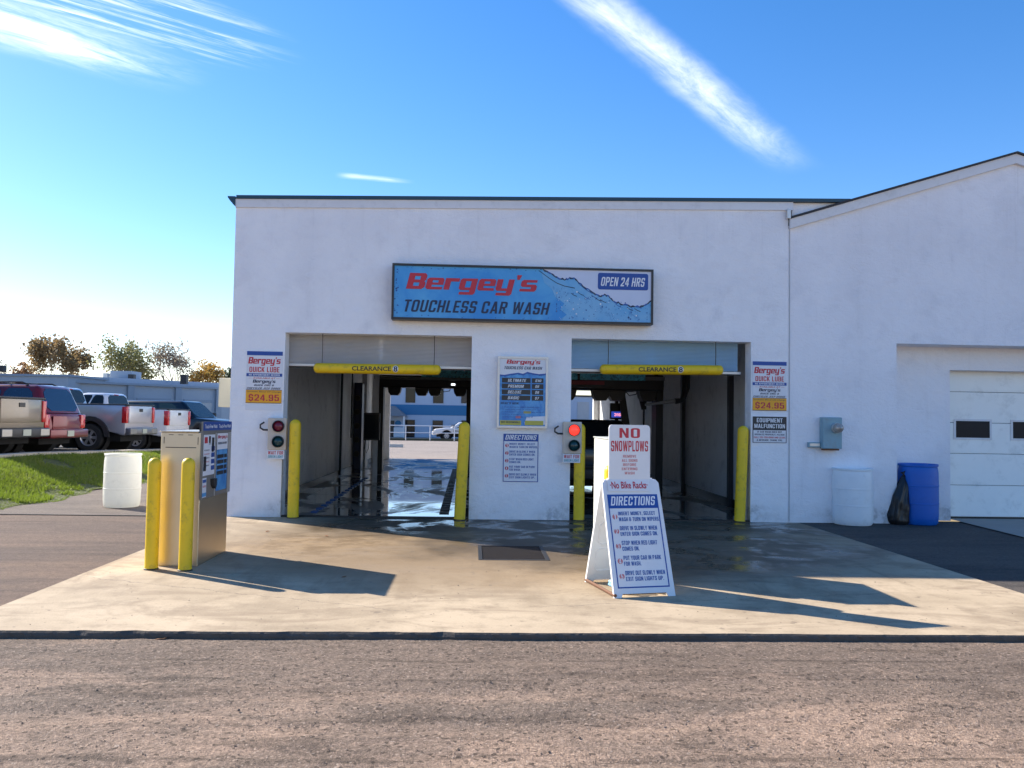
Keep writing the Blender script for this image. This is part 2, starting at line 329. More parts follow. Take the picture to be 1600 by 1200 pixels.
# ------------------------------------------------------------------ lettering
_tx = {}
def Q(x0, y0, x1, y1, r=0.05): return [(x0, y0, r), (x0, y1, r), (x1, y1, r), (x1, y0, r)]
CG = {
 'I': (.17, [[(0, 0), (.17, 0), (.17, 1), (0, 1)]]), 'T': (.5, [[(.165, 0), (.335, 0), (.335, .85), (.5, .85), (.5, 1), (0, 1), (0, .85), (.165, .85)]]),
 'L': (.44, [[(0, 0), (.44, 0), (.44, .15), (.17, .15), (.17, 1), (0, 1)]]),
 'E': (.46, [[(0, 0), (.46, 0), (.46, .15), (.17, .15), (.17, .43), (.42, .43), (.42, .57), (.17, .57), (.17, .85), (.46, .85), (.46, 1), (0, 1)]]),
 'F': (.46, [[(0, 0), (.17, 0), (.17, .43), (.42, .43), (.42, .57), (.17, .57), (.17, .85), (.46, .85), (.46, 1), (0, 1)]]),
 'H': (.54, [[(0, 0), (.17, 0), (.17, .42), (.37, .42), (.37, 0), (.54, 0), (.54, 1), (.37, 1), (.37, .57), (.17, .57), (.17, 1), (0, 1)]]),
 'O': (.54, [Q(0, 0, .54, 1, .2), Q(.17, .15, .37, .85)]), 'Q': (.54, [Q(0, 0, .54, 1, .2), Q(.17, .15, .37, .85)]), '0': (.52, [Q(0, 0, .52, 1, .2), Q(.17, .15, .35, .85)]),
 'C': (.54, [[(.54, .36), (.37, .36), (.37, .15, .05), (.17, .15, .05), (.17, .85, .05), (.37, .85, .05), (.37, .64), (.54, .64), (.54, 1, .2), (0, 1, .2), (0, 0, .2), (.54, 0, .2)]]),
 'G': (.54, [[(.54, .53), (.29, .53), (.29, .40), (.37, .40), (.37, .15, .04), (.17, .15, .05), (.17, .85, .05), (.37, .85, .05), (.37, .66), (.54, .66), (.54, 1, .2), (0, 1, .2), (0, 0, .2), (.54, 0, .12)]]),
 'U': (.54, [[(0, 1), (0, 0, .2), (.54, 0, .2), (.54, 1), (.37, 1), (.37, .15, .05), (.17, .15, .05), (.17, 1)]]),
 'S': (.52, [[(0, .32), (0, 0, .18), (.52, 0, .18), (.52, .57, .16), (.17, .57, .02), (.17, .85, .04), (.35, .85, .04), (.35, .70), (.52, .70), (.52, 1, .18), (0, 1, .18), (0, .43, .16), (.35, .43, .02), (.35, .15, .04), (.17, .15, .04), (.17, .32)]]),
 'A': (.58, [[(0, 0), (.17, 0), (.21, .2), (.37, .2), (.41, 0), (.58, 0), (.39, 1), (.19, 1)], [(.235, .34), (.29, .70), (.345, .34)]]),
 'R': (.55, [[(0, 0), (.17, 0), (.17, .42), (.25, .42), (.37, 0), (.55, 0), (.41, .46), (.54, .52, .05), (.54, 1, .2), (0, 1)], [(.17, .57), (.17, .86), (.37, .86, .06), (.37, .57, .06)]]),
 'P': (.54, [[(0, 0), (.17, 0), (.17, .40), (.54, .40, .2), (.54, 1, .2), (0, 1)], [(.17, .55), (.17, .86), (.37, .86, .05), (.37, .55, .05)]]),
 'B': (.54, [[(0, 0), (.54, 0, .18), (.54, .48, .06), (.50, .515), (.53, .55, .05), (.53, 1, .18), (0, 1)], [(.17, .14), (.17, .44), (.37, .44, .05), (.37, .14, .05)], [(.17, .58), (.17, .86), (.36, .86, .05), (.36, .58, .05)]]),
 'D': (.54, [[(0, 0), (.54, 0, .22), (.54, 1, .22), (0, 1)], [(.17, .15), (.17, .85), (.37, .85, .06), (.37, .15, .06)]]),
 'N': (.54, [[(0, 0), (.16, 0), (.16, .62), (.38, 0), (.54, 0), (.54, 1), (.38, 1), (.38, .40), (.17, 1), (0, 1)]]),
 'M': (.70, [[(0, 0), (.15, 0), (.15, .66), (.28, 0), (.42, 0), (.55, .66), (.55, 0), (.70, 0), (.70, 1), (.50, 1), (.35, .34), (.20, 1), (0, 1)]]),
 'W': (.80, [[(.13, 0), (.30, 0), (.40, .55), (.50, 0), (.67, 0), (.80, 1), (.63, 1), (.575, .36), (.47, 1), (.33, 1), (.225, .36), (.17, 1), (0, 1)]]),
 'V': (.58, [[(.2, 0), (.38, 0), (.58, 1), (.41, 1), (.29, .36), (.17, 1), (0, 1)]]),
 'Y': (.58, [[(.205, 0), (.375, 0), (.375, .4), (.58, 1), (.41, 1), (.29, .58), (.17, 1), (0, 1), (.205, .4)]]),
 'K': (.57, [[(0, 0), (.17, 0), (.17, .28), (.22, .38), (.38, 0), (.57, 0), (.34, .55), (.56, 1), (.38, 1), (.17, .55), (.17, 1), (0, 1)]]),
 'X': (.56, [[(0, 0), (.18, 0), (.28, .3), (.38, 0), (.56, 0), (.38, .5), (.55, 1), (.38, 1), (.28, .70), (.18, 1), (.01, 1), (.18, .5)]]),
 'J': (.48, [[(0, .3), (0, 0, .18), (.48, 0, .18), (.48, 1), (.31, 1), (.31, .15, .04), (.16, .15, .04), (.16, .3)]]),
 '1': (.29, [[(.12, 0), (.29, 0), (.29, 1), (.16, 1), (0, .84), (0, .72), (.12, .78)]]),
 '2': (.52, [[(0, 0), (.52, 0), (.52, .15), (.22, .15), (.52, .50), (.52, 1, .18), (0, 1, .18), (0, .68), (.17, .68), (.17, .85, .03), (.35, .85, .03), (.35, .56), (0, .14)]]),
 '3': (.52, [[(0, .3), (0, 0, .18), (.52, 0, .18), (.52, .48, .06), (.47, .515), (.52, .55, .05), (.52, 1, .18), (0, 1, .18), (0, .7), (.17, .7), (.17, .86, .03), (.35, .86, .03), (.35, .58, .03), (.22, .58), (.22, .44), (.35, .44, .03), (.35, .14, .03), (.17, .14, .03), (.17, .3)]]),
 '4': (.54, [[(.3, 0), (.46, 0), (.46, .2), (.54, .2), (.54, .34), (.46, .34), (.46, 1), (.28, 1), (0, .34), (0, .2), (.3, .2)], [(.15, .34), (.3, .72), (.3, .34)]]),
 '5': (.52, [[(0, .3), (0, 0, .18), (.52, 0, .18), (.52, .64, .18), (.17, .64), (.17, .85), (.48, .85), (.48, 1), (0, 1), (0, .46), (.16, .46), (.2, .51), (.35, .51, .04), (.35, .14, .04), (.17, .14, .04), (.17, .3)]]),
 '6': (.52, [[(0, 0, .18), (.52, 0, .18), (.52, .62, .18), (.17, .62), (.17, .85, .03), (.35, .85, .03), (.35, .74), (.52, .74), (.52, 1, .18), (0, 1, .18)], [(.17, .14), (.17, .49), (.35, .49), (.35, .14)]]),
 '7': (.5, [[(.1, 0), (.28, 0), (.5, .85), (.5, 1), (0, 1), (0, .85), (.32, .85)]]),
 '8': (.53, [[(0, 0, .18), (.53, 0, .18), (.53, .47, .06), (.48, .515), (.52, .55, .05), (.52, 1, .18), (.01, 1, .18), (.01, .55, .05), (.05, .515), (0, .47, .06)], Q(.17, .14, .36, .43, .03), Q(.17, .59, .36, .86, .03)]),
 "'": (.17, [[(.02, .68), (.13, .68), (.17, 1), (0, 1)]]), '-': (.3, [[(0, .42), (.3, .42), (.3, .57), (0, .57)]]), '.': (.16, [[(0, 0), (.16, 0), (.16, .17), (0, .17)]]),
 ',': (.16, [[(0, -.12), (.08, -.12), (.16, .02), (.16, .17), (0, .17)]]), ':': (.16, [[(0, 0), (.16, 0), (.16, .17), (0, .17)], [(0, .5), (.16, .5), (.16, .67), (0, .67)]]), ' ': (.20, [])}
CG['9'] = (.52, [[(.52-p[0], 1-p[1])+tuple(p[2:]) for p in r_] for r_ in CG['6'][1]])
CG['&'] = (.64, CG['8'][1]+[[(.53, .18), (.62, .30), (.64, .44), (.53, .36)]])
CG['$'] = (.52, CG['S'][1]+[[(.2, -.11), (.32, -.11), (.32, 0), (.2, 0)], [(.2, 1), (.32, 1), (.32, 1.11), (.2, 1.11)]])
SOLO = {'$': (0, 1, 2), ':': (0, 1), '&': (0, 3)}                     # rings that are solid outlines, not holes
def rounded(ring):
    out = []; n = len(ring)
    for i, p in enumerate(ring):
        if len(p) == 2: out.append(p); continue
        a, b, c = (Vector(ring[(i+k) % n][:2]) for k in (-1, 0, 1)); r_ = min(p[2], .5*(a-b).length, .5*(c-b).length); A_ = b+(a-b).normalized()*r_; C2 = b+(c-b).normalized()*r_
        for t in (0, .25, .5, .75, 1): q_ = A_*(1-t)**2+b*2*t*(1-t)+C2*t*t; out.append((q_.x, q_.y))
    return out
def cond_mesh(body, shear):
    x = 0; V_ = []; F_ = []
    for ch in body:
        a, rings = CG[ch]; rings = [[(p[0]+x+shear*p[1], p[1]) for p in rounded(r_)] for r_ in rings]; solo = SOLO.get(ch, (0,)); groups = []
        for i, r_ in enumerate(rings):
            if i in solo: groups.append([r_])
            else: groups[0].append(r_)
        for g_ in groups:
            k = len(V_); V_ += [p for r_ in g_ for p in r_]; F_ += [tuple(i+k for i in t) for t in tessellate_polygon([[Vector((p[0], p[1], 0)) for p in r_] for r_ in g_])]
        x += a+.125
    v = np.array(V_); lo, hi = v.min(0), v.max(0); return (v-lo)/(hi-lo), F_, float((hi-lo)[0]/(hi-lo)[1])
def text_mesh(body, bold=0.0, shear=0.0, wide=False):
    k = (body, bold, shear, wide)
    if k not in _tx and not wide and all(c in CG for c in body): _tx[k] = cond_mesh(body, shear)
    if k not in _tx:
        cu = bpy.data.curves.new('t', 'FONT'); cu.body = body; cu.size = 1; cu.offset = bold; cu.shear = shear; cu.resolution_u = 3
        ob = bpy.data.objects.new('t', cu); col.objects.link(ob)
        dg = bpy.context.evaluated_depsgraph_get(); me = bpy.data.meshes.new_from_object(ob.evaluated_get(dg))
        v = np.array([p.co[:2] for p in me.vertices]); f = [tuple(p.vertices) for p in me.polygons]
        bpy.data.objects.remove(ob); bpy.data.curves.remove(cu); bpy.data.meshes.remove(me)
        lo, hi = v.min(0), v.max(0); _tx[k] = ((v-lo)/(hi-lo), f, float((hi-lo)[0]/(hi-lo)[1]))
    return _tx[k]
GLYPH = {
 'B': (1.06, [[(0, 0), (.86, 0), (1, .13), (1, .40), (.92, .5), (1, .60), (1, .87), (.88, 1), (0, 1)], [(.34, .19), (.34, .41), (.66, .41), (.66, .19)], [(.34, .59), (.34, .81), (.66, .81), (.66, .59)]]),
 'e': (1.02, [[(0, .1), (.1, 0), (.93, 0), (.93, .16), (.32, .16), (.32, .29), (.95, .29), (.95, .63), (.85, .73), (.1, .73), (0, .63)], [(.32, .43), (.32, .58), (.64, .58), (.64, .43)]]),
 'r': (.84, [[(0, 0), (.32, 0), (.32, .52), (.78, .52), (.78, .73), (0, .73)]]),
 'g': (1.04, [[(0, .1), (.1, 0), (.63, 0), (.63, -.12), (.08, -.12), (.08, -.29), (.85, -.29), (.95, -.19), (.95, .73), (.1, .73), (0, .63)], [(.32, .16), (.32, .57), (.63, .57), (.63, .16)]]),
 'y': (1.02, [[(0, .73), (0, .1), (.1, 0), (.63, 0), (.63, -.12), (.08, -.12), (.08, -.29), (.85, -.29), (.95, -.19), (.95, .73), (.63, .73), (.63, .16), (.32, .16), (.32, .73)]]),
 "'": (.34, [[(.06, .72), (.2, .72), (.28, 1.02), (0, 1.02)]]),
 's': (1.0, [[(0, 0), (.82, 0), (.92, .1), (.92, .34), (.82, .44), (.32, .44), (.32, .57), (.88, .57), (.88, .73), (.1, .73), (0, .63), (0, .38), (.1, .28), (.6, .28), (.6, .16), (0, .16)]])}
def logo_mesh(word):
    x = 0; V = []; Fc = []
    for ch in word:
        a, rings = GLYPH[ch]
        rr = [[(p[0]+x+0.22*p[1], p[1]) for p in r] for r in rings]
        flat = [p for r in rr for p in r]
        tris = tessellate_polygon([[Vector((p[0], p[1], 0)) for p in r] for r in rr])
        k = len(V); V += flat; Fc += [tuple(i+k for i in t) for t in tris]; x += a
    v = np.array(V); lo, hi = v.min(0), v.max(0)
    return (v-lo)/(hi-lo), Fc
class Sheet:
    """a printed face: o = lower left corner, u and v unit vectors, n outward; coordinates in metres"""
    def __init__(s, o, u, v, n, w, h): s.o, s.u, s.v, s.n = (np.array(a, float) for a in (o, u, v, n)); s.w, s.h = w, h; s.art = MB(); s.let = MB(); s.am = []; s.lm = []
    def P(s, p, layer): return [tuple(s.o+s.u*(a*s.w)+s.v*(b*s.h)+s.n*(0.0012*layer)) for a, b in p]
    def _mi(s, L, m):
        if m not in L: L.append(m)
        return L.index(m)
    def poly(s, pts, m, layer=1):
        t = tessellate_polygon([[Vector((a*s.w, b*s.h, 0)) for a, b in pts]])
        s.art.add(s.P(pts, layer), t, s._mi(s.am, m)); return s
    def rect(s, x0, y0, x1, y1, m, layer=1): return s.poly([(x0, y0), (x1, y0), (x1, y1), (x0, y1)], m, layer)
    def border(s, x0, y0, x1, y1, tx, ty, m, layer=1):
        s.rect(x0, y0, x1, y0+ty, m, layer); s.rect(x0, y1-ty, x1, y1, m, layer)
        s.rect(x0, y0+ty, x0+tx, y1-ty, m, layer); s.rect(x1-tx, y0+ty, x1, y1-ty, m, layer); return s
    def rrect(s, x0, y0, x1, y1, r, m, layer=1):                     # r in metres
        rx, ry = r/s.w, r/s.h; pts = []
        for cx_, cy_, a0 in ((x1-rx, y0+ry, -90), (x1-rx, y1-ry, 0), (x0+rx, y1-ry, 90), (x0+rx, y0+ry, 180)):
            pts += [(cx_+rx*math.cos(R(a0+t)), cy_+ry*math.sin(R(a0+t))) for t in (0, 30, 60, 90)]
        return s.poly(pts, m, layer)
    def disc(s, cx_, cy_, r, m, layer=1, n=20):
        return s.poly([(cx_+r/s.w*math.cos(2*math.pi*k/n), cy_+r/s.h*math.sin(2*math.pi*k/n)) for k in range(n)], m, layer)
    def text(s, body, x0, y0, x1, y1, m, layer=2, bold=0.02, shear=0.0):
        v, f, asp = text_mesh(body, bold, shear)
        s.let.add(s.P([(x0+a*(x1-x0), y0+b*(y1-y0)) for a, b in v], layer), f, s._mi(s.lm, m)); return s
    def logo(s, x0, y0, x1, y1, m, layer=2, word="Bergey's"):
        v, f = logo_mesh(word)
        s.let.add(s.P([(x0+a*(x1-x0), y0+b*(y1-y0)) for a, b in v], layer), f, s._mi(s.lm, m)); return s
    def build(s, parent, local=False):
        if s.art.f: s.art.build('artwork', s.am, parent, local=local)
        if s.let.f: s.let.build('lettering', s.lm, parent, local=local)

X3 = (1, 0, 0); Z3 = (0, 0, 1); FRONT = (0, -1, 0)
FY = 13.42                                                           # front face of the car wash
def wall_rect(px0, py0, px1, py1, Y):                                # photo corners -> level rectangle standing at depth Y
    ym = (py0+py1)/2; xm = (px0+px1)/2
    return fp(px0, ym, Y)[0], fp(px1, ym, Y)[0], fp(xm, py1, Y)[2], fp(xm, py0, Y)[2]

# ================================================================== GROUND
def asphalt_mat(name, pink, grey, dark, front=False):
    m, g, b = newmat(name); o = g.new('ShaderNodeTexCoord').outputs['Object']; x, y, z = g.sep(o)
    st = g.comb(g.m('MULTIPLY', x, 0.28), y, 0)
    n1 = g.noise(st, 1.0, 7, 0.62, 0.35); n2 = g.noise(g.comb(g.m('MULTIPLY', x, 0.35), g.m('MULTIPLY', y, 3.2), 3), 1.3, 7, 0.66, 0.5)
    n3 = g.noise(o, 55, 4, 0.7); n4 = g.noise(o, 160, 3, 0.7); n5 = g.noise(o, 7, 6, 0.65)
    f = g.step(n1, 0.40, 0.60)
    if front:
        yy = g.m('ADD', y, g.m('ADD', g.m('MULTIPLY', g.m('SUBTRACT', n1, 0.5), 2.2), g.m('MULTIPLY', g.m('SUBTRACT', n5, 0.5), 0.35)))
        f = g.m('ADD', g.m('MULTIPLY', f, 0.35), g.m('MULTIPLY', g.step(yy, 4.55, 4.95), 0.75), 0, True)
    c = g.mix(f, pink, grey)
    c = g.mix(g.m('MULTIPLY', g.step(n2, 0.50, 0.70), 0.62), c, dark)
    c = g.mix(g.m('MULTIPLY', g.step(n5, 0.52, 0.74), 0.32), c, tuple(min(1, v*1.45) for v in pink))
    if front:
        bp_ = g.noise(g.comb(g.m('MULTIPLY', x, .55), g.m('MULTIPLY', y, 1.1), 4), 1.0, 6, 0.6, 0.9); c = g.mix(g.m('MULTIPLY', g.step(bp_, 0.46, 0.60), 0.62), c, grey); c = g.mix(g.m('MULTIPLY', g.step(bp_, 0.44, 0.34), 0.45), c, tuple(v_*1.18 for v_ in pink))
        pt_ = g.noise(g.comb(g.m('MULTIPLY', x, 1.1), g.m('MULTIPLY', y, 3.5), 8), 1.0, 7, 0.68, 0.7); c = g.mix(g.m('MULTIPLY', g.step(pt_, 0.54, 0.64), 0.55), c, dark)
    n6 = g.noise(o, 17, 6, 0.72, 0.3); c = g.mix(g.m('MULTIPLY', g.step(n6, 0.48, 0.66), 0.42), c, tuple(v*0.9 for v in dark))
    n7 = g.noise(g.vm('ADD', o, (3, 8, 2)), 26, 5, 0.7); c = g.mix(g.m('MULTIPLY', g.step(n7, 0.54, 0.70), 0.38), c, tuple(min(1, v*1.5) for v in pink))
    if front:
        for oy, am, wd in ((5.78, .10, .018), (5.35, .16, .014), (4.1, .22, .02), (3.35, .18, .016)):   # tyre scrapes along the road
            ly_ = g.m('ABSOLUTE', g.m('SUBTRACT', g.m('SUBTRACT', y, oy), g.m('MULTIPLY', g.m('SUBTRACT', g.noise(g.comb(g.m('MULTIPLY', x, .35), oy, 0), 1.0, 3, 0.5), 0.5), am*2)))
            c = g.mix(g.m('MULTIPLY', g.m('MULTIPLY', g.step(ly_, wd*2.2, wd*.3), g.step(g.noise(g.comb(g.m('MULTIPLY', x, 1.2), g.m('MULTIPLY', y, 9), oy), 1.0, 4, 0.6), 0.42, 0.56)), 0.6), c, tuple(v*.8 for v in dark))
    sp = g.m('ADD', 0.10, g.m('MULTIPLY', n3, 1.8)); c = g.mix(1.0, c, g.comb(sp, sp, sp), 'MULTIPLY')
    c = g.mix(g.m('MULTIPLY', g.step(n4, 0.58, 0.72), 0.55), c, tuple(v*0.45 for v in dark))
    v = g.new('ShaderNodeTexVoronoi'); g.put(v.inputs['Vector'], o); v.inputs['Scale'].default_value = 95
    agg = g.step(v.outputs['Distance'], 0.10, 0.45)
    if front:
        sr_ = g.sep(v.outputs['Color'])[0]; v2 = g.new('ShaderNodeTexVoronoi'); g.put(v2.inputs['Vector'], o); v2.inputs['Scale'].default_value = 46; s2_ = g.sep(v2.outputs['Color'])[1]
        k_ = g.m('ADD', 0.66, g.m('ADD', g.m('MULTIPLY', sr_, 0.40), g.m('MULTIPLY', s2_, 0.26))); c = g.mix(1.0, c, g.comb(k_, k_, k_), 'MULTIPLY')
        c = g.mix(g.m('MULTIPLY', g.step(s2_, 0.93, 0.95), 0.75), c, tuple(v_*0.45 for v_ in dark)); c = g.mix(g.m('MULTIPLY', g.step(sr_, 0.975, 0.985), 0.5), c, (0.50, 0.40, 0.32))
    c = g.mix(g.m('MULTIPLY', g.m('SUBTRACT', 1.0, agg), 0.22), c, tuple(min(1, q*1.5) for q in pink))
    g.put(b.inputs['Base Color'], c); b.inputs['Roughness'].default_value = 0.9; b.inputs['Specular IOR Level'].default_value = 0.25
    h = g.m('ADD', g.m('MULTIPLY', n3, 1.0), g.m('ADD', g.m('MULTIPLY', n4, 0.5), g.m('MULTIPLY', agg, -0.35)))
    g.put(b.inputs['Normal'], g.bump(h, 0.9, 0.014)); return m
M_asph = asphalt_mat('worn pinkish asphalt', (0.40, 0.275, 0.195), (0.205, 0.152, 0.115), (0.095, 0.068, 0.05), True)
M_asphL = asphalt_mat('side lane asphalt', (0.21, 0.140, 0.10), (0.145, 0.103, 0.08), (0.07, 0.052, 0.042))
M_asphR = asphalt_mat('dark asphalt', (0.125, 0.105, 0.09), (0.095, 0.082, 0.072), (0.05, 0.044, 0.04))
M_lot = asphalt_mat('rear lot asphalt', (0.36, 0.30, 0.26), (0.30, 0.255, 0.225), (0.20, 0.17, 0.155))

def value_noise(x, y, seed):
    r = np.random.default_rng(seed); T = r.random((256, 256))
    xi = np.floor(x).astype(int); yi = np.floor(y).astype(int); fx = x-xi; fy = y-yi
    fx = fx*fx*(3-2*fx); fy = fy*fy*(3-2*fy)
    g_ = lambda a, b: T[a % 256, b % 256]
    return (g_(xi, yi)*(1-fx)+g_(xi+1, yi)*fx)*(1-fy)+(g_(xi, yi+1)*(1-fx)+g_(xi+1, yi+1)*fx)*fy
def grid(name, xs, ys, zf, m):
    X, Y = np.meshgrid(xs, ys); Z = zf(X, Y); nx, ny = len(xs), len(ys)
    v = np.stack([X, Y, Z], -1).reshape(-1, 3); i = np.arange(nx*ny).reshape(ny, nx)
    f = np.stack([i[:-1, :-1], i[:-1, 1:], i[1:, 1:], i[1:, :-1]], -1).reshape(-1, 4)
    me = bpy.data.meshes.new(name); me.from_pydata(v.tolist(), [], f.tolist()); me.materials.append(m)
    me.polygons.foreach_set('use_smooth', [True]*len(f)); me.update()
    o = bpy.data.objects.new(name, me); col.objects.link(o); o['kind'] = 'structure'; return o
SLX0, SLX1, SLY0 = -3.85, 5.36, 6.31
def zfront(X, Y):
    rut = (value_noise(X*0.5+3, Y*5.5, 1)-0.5)*0.020+(value_noise(X*2.2, Y*13, 2)-0.5)*0.014+(value_noise(X*14, Y*26, 3)-0.5)*0.007+((value_noise(X*23, Y*24, 5)-0.5)*0.013+(value_noise(X*9, Y*11, 6)-0.5)*0.006)*np.clip(1-np.abs(Y-5.1+0.5*np.sin(X*.6))/0.75, 0, 1)
    near = np.clip((6.28-Y)/0.25, 0, 1)
    return -0.050+rut*0.62*np.clip((Y-1.5)/0.6, 0, 1)*np.clip((6.5-np.abs(X))/0.8, 0, 1)*(0.5+0.5*near)
grid('road', np.concatenate([[-400, -60, -20, -9], np.arange(-6.5, 6.51, 0.028), [9, 20, 60, 400]]), np.concatenate([[-60, -10, 0], np.arange(1.4, 6.36, 0.022)]), zfront, M_asph)
# side lane to the left (rises to the slab), dark asphalt on the right, everything far
MB().add([(-400, 6.336, -.03), (-3.86, 6.336, -.02), (-3.86, 13.4, -.008), (-400, 13.4, -.008)], [(0, 1, 2, 3)]).build('side_lane', M_asphL)['kind'] = 'structure'
M_lane2 = asphalt_mat('old grey asphalt', (0.20, 0.16, 0.13), (0.155, 0.125, 0.105), (0.08, 0.066, 0.055))
MB().add([(-400, 13.43, -.001), (-3.86, 13.43, -.001), (-3.86, 32.5, -.001), (-400, 32.5, -.001)], [(0, 1, 2, 3)]).build('back_lane', M_lane2)['kind'] = 'structure'
MB().add([(5.37, 6.336, -.02), (400, 6.336, -.02), (400, 13.9, -.008), (5.37, 13.9, -.008)], [(0, 1, 2, 3)]).build('garage_yard', M_asphR)['kind'] = 'structure'
MB().add([(-800, 32.52, -.04), (800, 32.52, -.04), (800, 3000, -.04), (-800, 3000, -.04)], [(0, 1, 2, 3)]).build('ground', M_lot)['kind'] = 'structure'
MB().box(-400, -3.9, 13.385, 13.445, -0.3, 0.004).build('kerb_strip', M_asphR)['kind'] = 'structure'

def slab_mat():
    m, g, b = newmat('stained concrete'); o = g.new('ShaderNodeTexCoord').outputs['Object']; x, y, z = g.sep(o)
    n1 = g.noise(o, 0.8, 6, 0.6, 0.4); n2 = g.noise(o, 3.5, 7, 0.65); n3 = g.noise(o, 45, 4, 0.65); n4 = g.noise(g.vm('ADD', o, (5, 9, 0)), 0.55, 6, 0.62, 0.6)
    c = g.mix(g.step(n1, 0.35, 0.66), (0.55, 0.425, 0.285), (0.42, 0.32, 0.21))
    c = g.mix(g.m('MULTIPLY', g.step(n2, 0.48, 0.70), 0.55), c, (0.27, 0.20, 0.13))
    c = g.mix(g.m('MULTIPLY', g.step(n4, 0.50, 0.66), 0.62), c, (0.30, 0.225, 0.145))
    # golden rust-brown run-off between the doors and the drain
    dx1 = g.m('DIVIDE', g.m('ADD', x, 1.15), 2.3); dy1 = g.m('DIVIDE', g.m('SUBTRACT', y, 10.7), 2.3)
    rr = g.m('ADD', g.m('SQRT', g.m('ADD', g.m('MULTIPLY', dx1, dx1), g.m('MULTIPLY', dy1, dy1))), g.m('MULTIPLY', g.m('SUBTRACT', n1, 0.5), 1.0))
    c = g.mix(g.m('MULTIPLY', g.step(rr, 1.15, 0.45), 0.92), c, g.mix(g.step(n2, 0.38, 0.62), (0.15, 0.085, 0.03), (0.27, 0.175, 0.085)))
    # traffic stains in the two wheel lanes, run-off streaks towards the road
    sy = g.noise(g.comb(g.m('MULTIPLY', x, 2.6), g.m('MULTIPLY', y, 0.45), 2), 1.0, 6, 0.62, 0.6)
    c = g.mix(g.m('MULTIPLY', g.m('MULTIPLY', g.step(sy, 0.50, 0.68), g.step(y, 6.6, 8.6)), 0.50), c, (0.22, 0.155, 0.095))
    dx3 = g.m('DIVIDE', g.m('SUBTRACT', x, 0.2), 2.6); dy3 = g.m('DIVIDE', g.m('SUBTRACT', y, 9.3), 2.0)
    r3 = g.m('ADD', g.m('SQRT', g.m('ADD', g.m('MULTIPLY', dx3, dx3), g.m('MULTIPLY', dy3, dy3))), g.m('MULTIPLY', g.m('SUBTRACT', n4, 0.5), 1.6))
    c = g.mix(g.m('MULTIPLY', g.step(r3, 1.1, 0.3), g.m('ADD', 0.38, g.m('MULTIPLY', n2, 0.8), 0, True)), c, (0.25, 0.172, 0.098))
    fl_ = g.noise(g.comb(g.m('MULTIPLY', x, 0.8), g.m('MULTIPLY', y, 2.2), 9), 1.0, 7, 0.66, 0.9); c = g.mix(g.m('MULTIPLY', g.step(fl_, 0.48, 0.64), 0.55), c, (0.27, 0.195, 0.125))
    sp_ = g.step(g.noise(o, 15, 3, 0.5), 0.66, 0.72); c = g.mix(g.m('MULTIPLY', sp_, 0.5), c, (0.16, 0.12, 0.09))
    # wet concrete by doors and drain, spread and darkened to paint the building's shade
    yw = g.m('ADD', y, g.m('MULTIPLY', g.m('SUBTRACT', n4, 0.5), 2.6))
    wx = g.m('MULTIPLY', g.step(x, -3.4, -1.6), g.step(x, 6.2, 4.6))
    wet = g.m('MULTIPLY', g.m('MULTIPLY', g.step(yw, 10.9, 12.3), wx), 1.0)
    dx2 = g.m('DIVIDE', g.m('SUBTRACT', x, 2.3), 3.3); dy2 = g.m('DIVIDE', g.m('SUBTRACT', y, 10.7), 2.7)
    r2 = g.m('ADD', g.m('SQRT', g.m('ADD', g.m('MULTIPLY', dx2, dx2), g.m('MULTIPLY', dy2, dy2))), g.m('MULTIPLY', g.m('SUBTRACT', n1, 0.5), 0.9))
    wet = g.m('MAXIMUM', wet, g.m('MULTIPLY', g.step(r2, 1.05, 0.55), 0.85), 0, True)
    c = g.mix(g.m('MULTIPLY', wet, 0.86), c, (0.058, 0.042, 0.027))
    sp = g.m('ADD', 0.84, g.m('MULTIPLY', n3, 0.32)); c = g.mix(1.0, c, g.comb(sp, sp, sp), 'MULTIPLY')
    od = g.step(g.noise(g.vm('ADD', o, (11, 4, 0)), 5.5, 4, 0.55), 0.66, 0.72); c = g.mix(g.m('MULTIPLY', od, 0.5), c, (0.13, 0.10, 0.075))
    # hairline cracks
    for ox, sl in ((-1.9, 0.42), (2.6, -0.2)):
        lx = g.m('ABSOLUTE', g.m('ADD', g.m('SUBTRACT', y, 7.6), g.m('ADD', g.m('MULTIPLY', g.m('ADD', x, -ox), sl), g.m('MULTIPLY', g.m('SUBTRACT', n2, 0.5), 0.25))))
        ck = g.m('MULTIPLY', g.step(lx, 0.012, 0.003), g.m('MULTIPLY', g.step(x, ox-2.2, ox-1.9), g.step(x, ox+1.6, ox+1.2)))
        c = g.mix(g.m('MULTIPLY', ck, 0.55), c, (0.12, 0.10, 0.08))
    g.put(b.inputs['Base Color'], c); b.inputs['Specular IOR Level'].default_value = 0.35
    pud = g.m('MULTIPLY', wet, g.step(g.noise(o, 1.6, 5, 0.6, 0.5), 0.44, 0.60))
    g.put(b.inputs['Roughness'], g.m('SUBTRACT', 0.85, g.m('ADD', g.m('MULTIPLY', wet, 0.28), g.m('MULTIPLY', pud, 0.48))))
    nb = g.new('ShaderNodeBump'); g.put(nb.inputs['Strength'], g.m('SUBTRACT', 0.30, g.m('MULTIPLY', pud, 0.27))); nb.inputs['Distance'].default_value = 0.012
    g.put(nb.inputs['Height'], g.m('ADD', n3, g.m('MULTIPLY', n2, 0.7))); g.put(b.inputs['Normal'], nb.outputs[0]); return m
M_slab = slab_mat()
M_slabedge = mat('shade dark slab edge', (0.10, 0.08, 0.065), 0.9, var=0.4, scale=8, bump=0.6)  # shade of the slab's front face painted into the edge colour
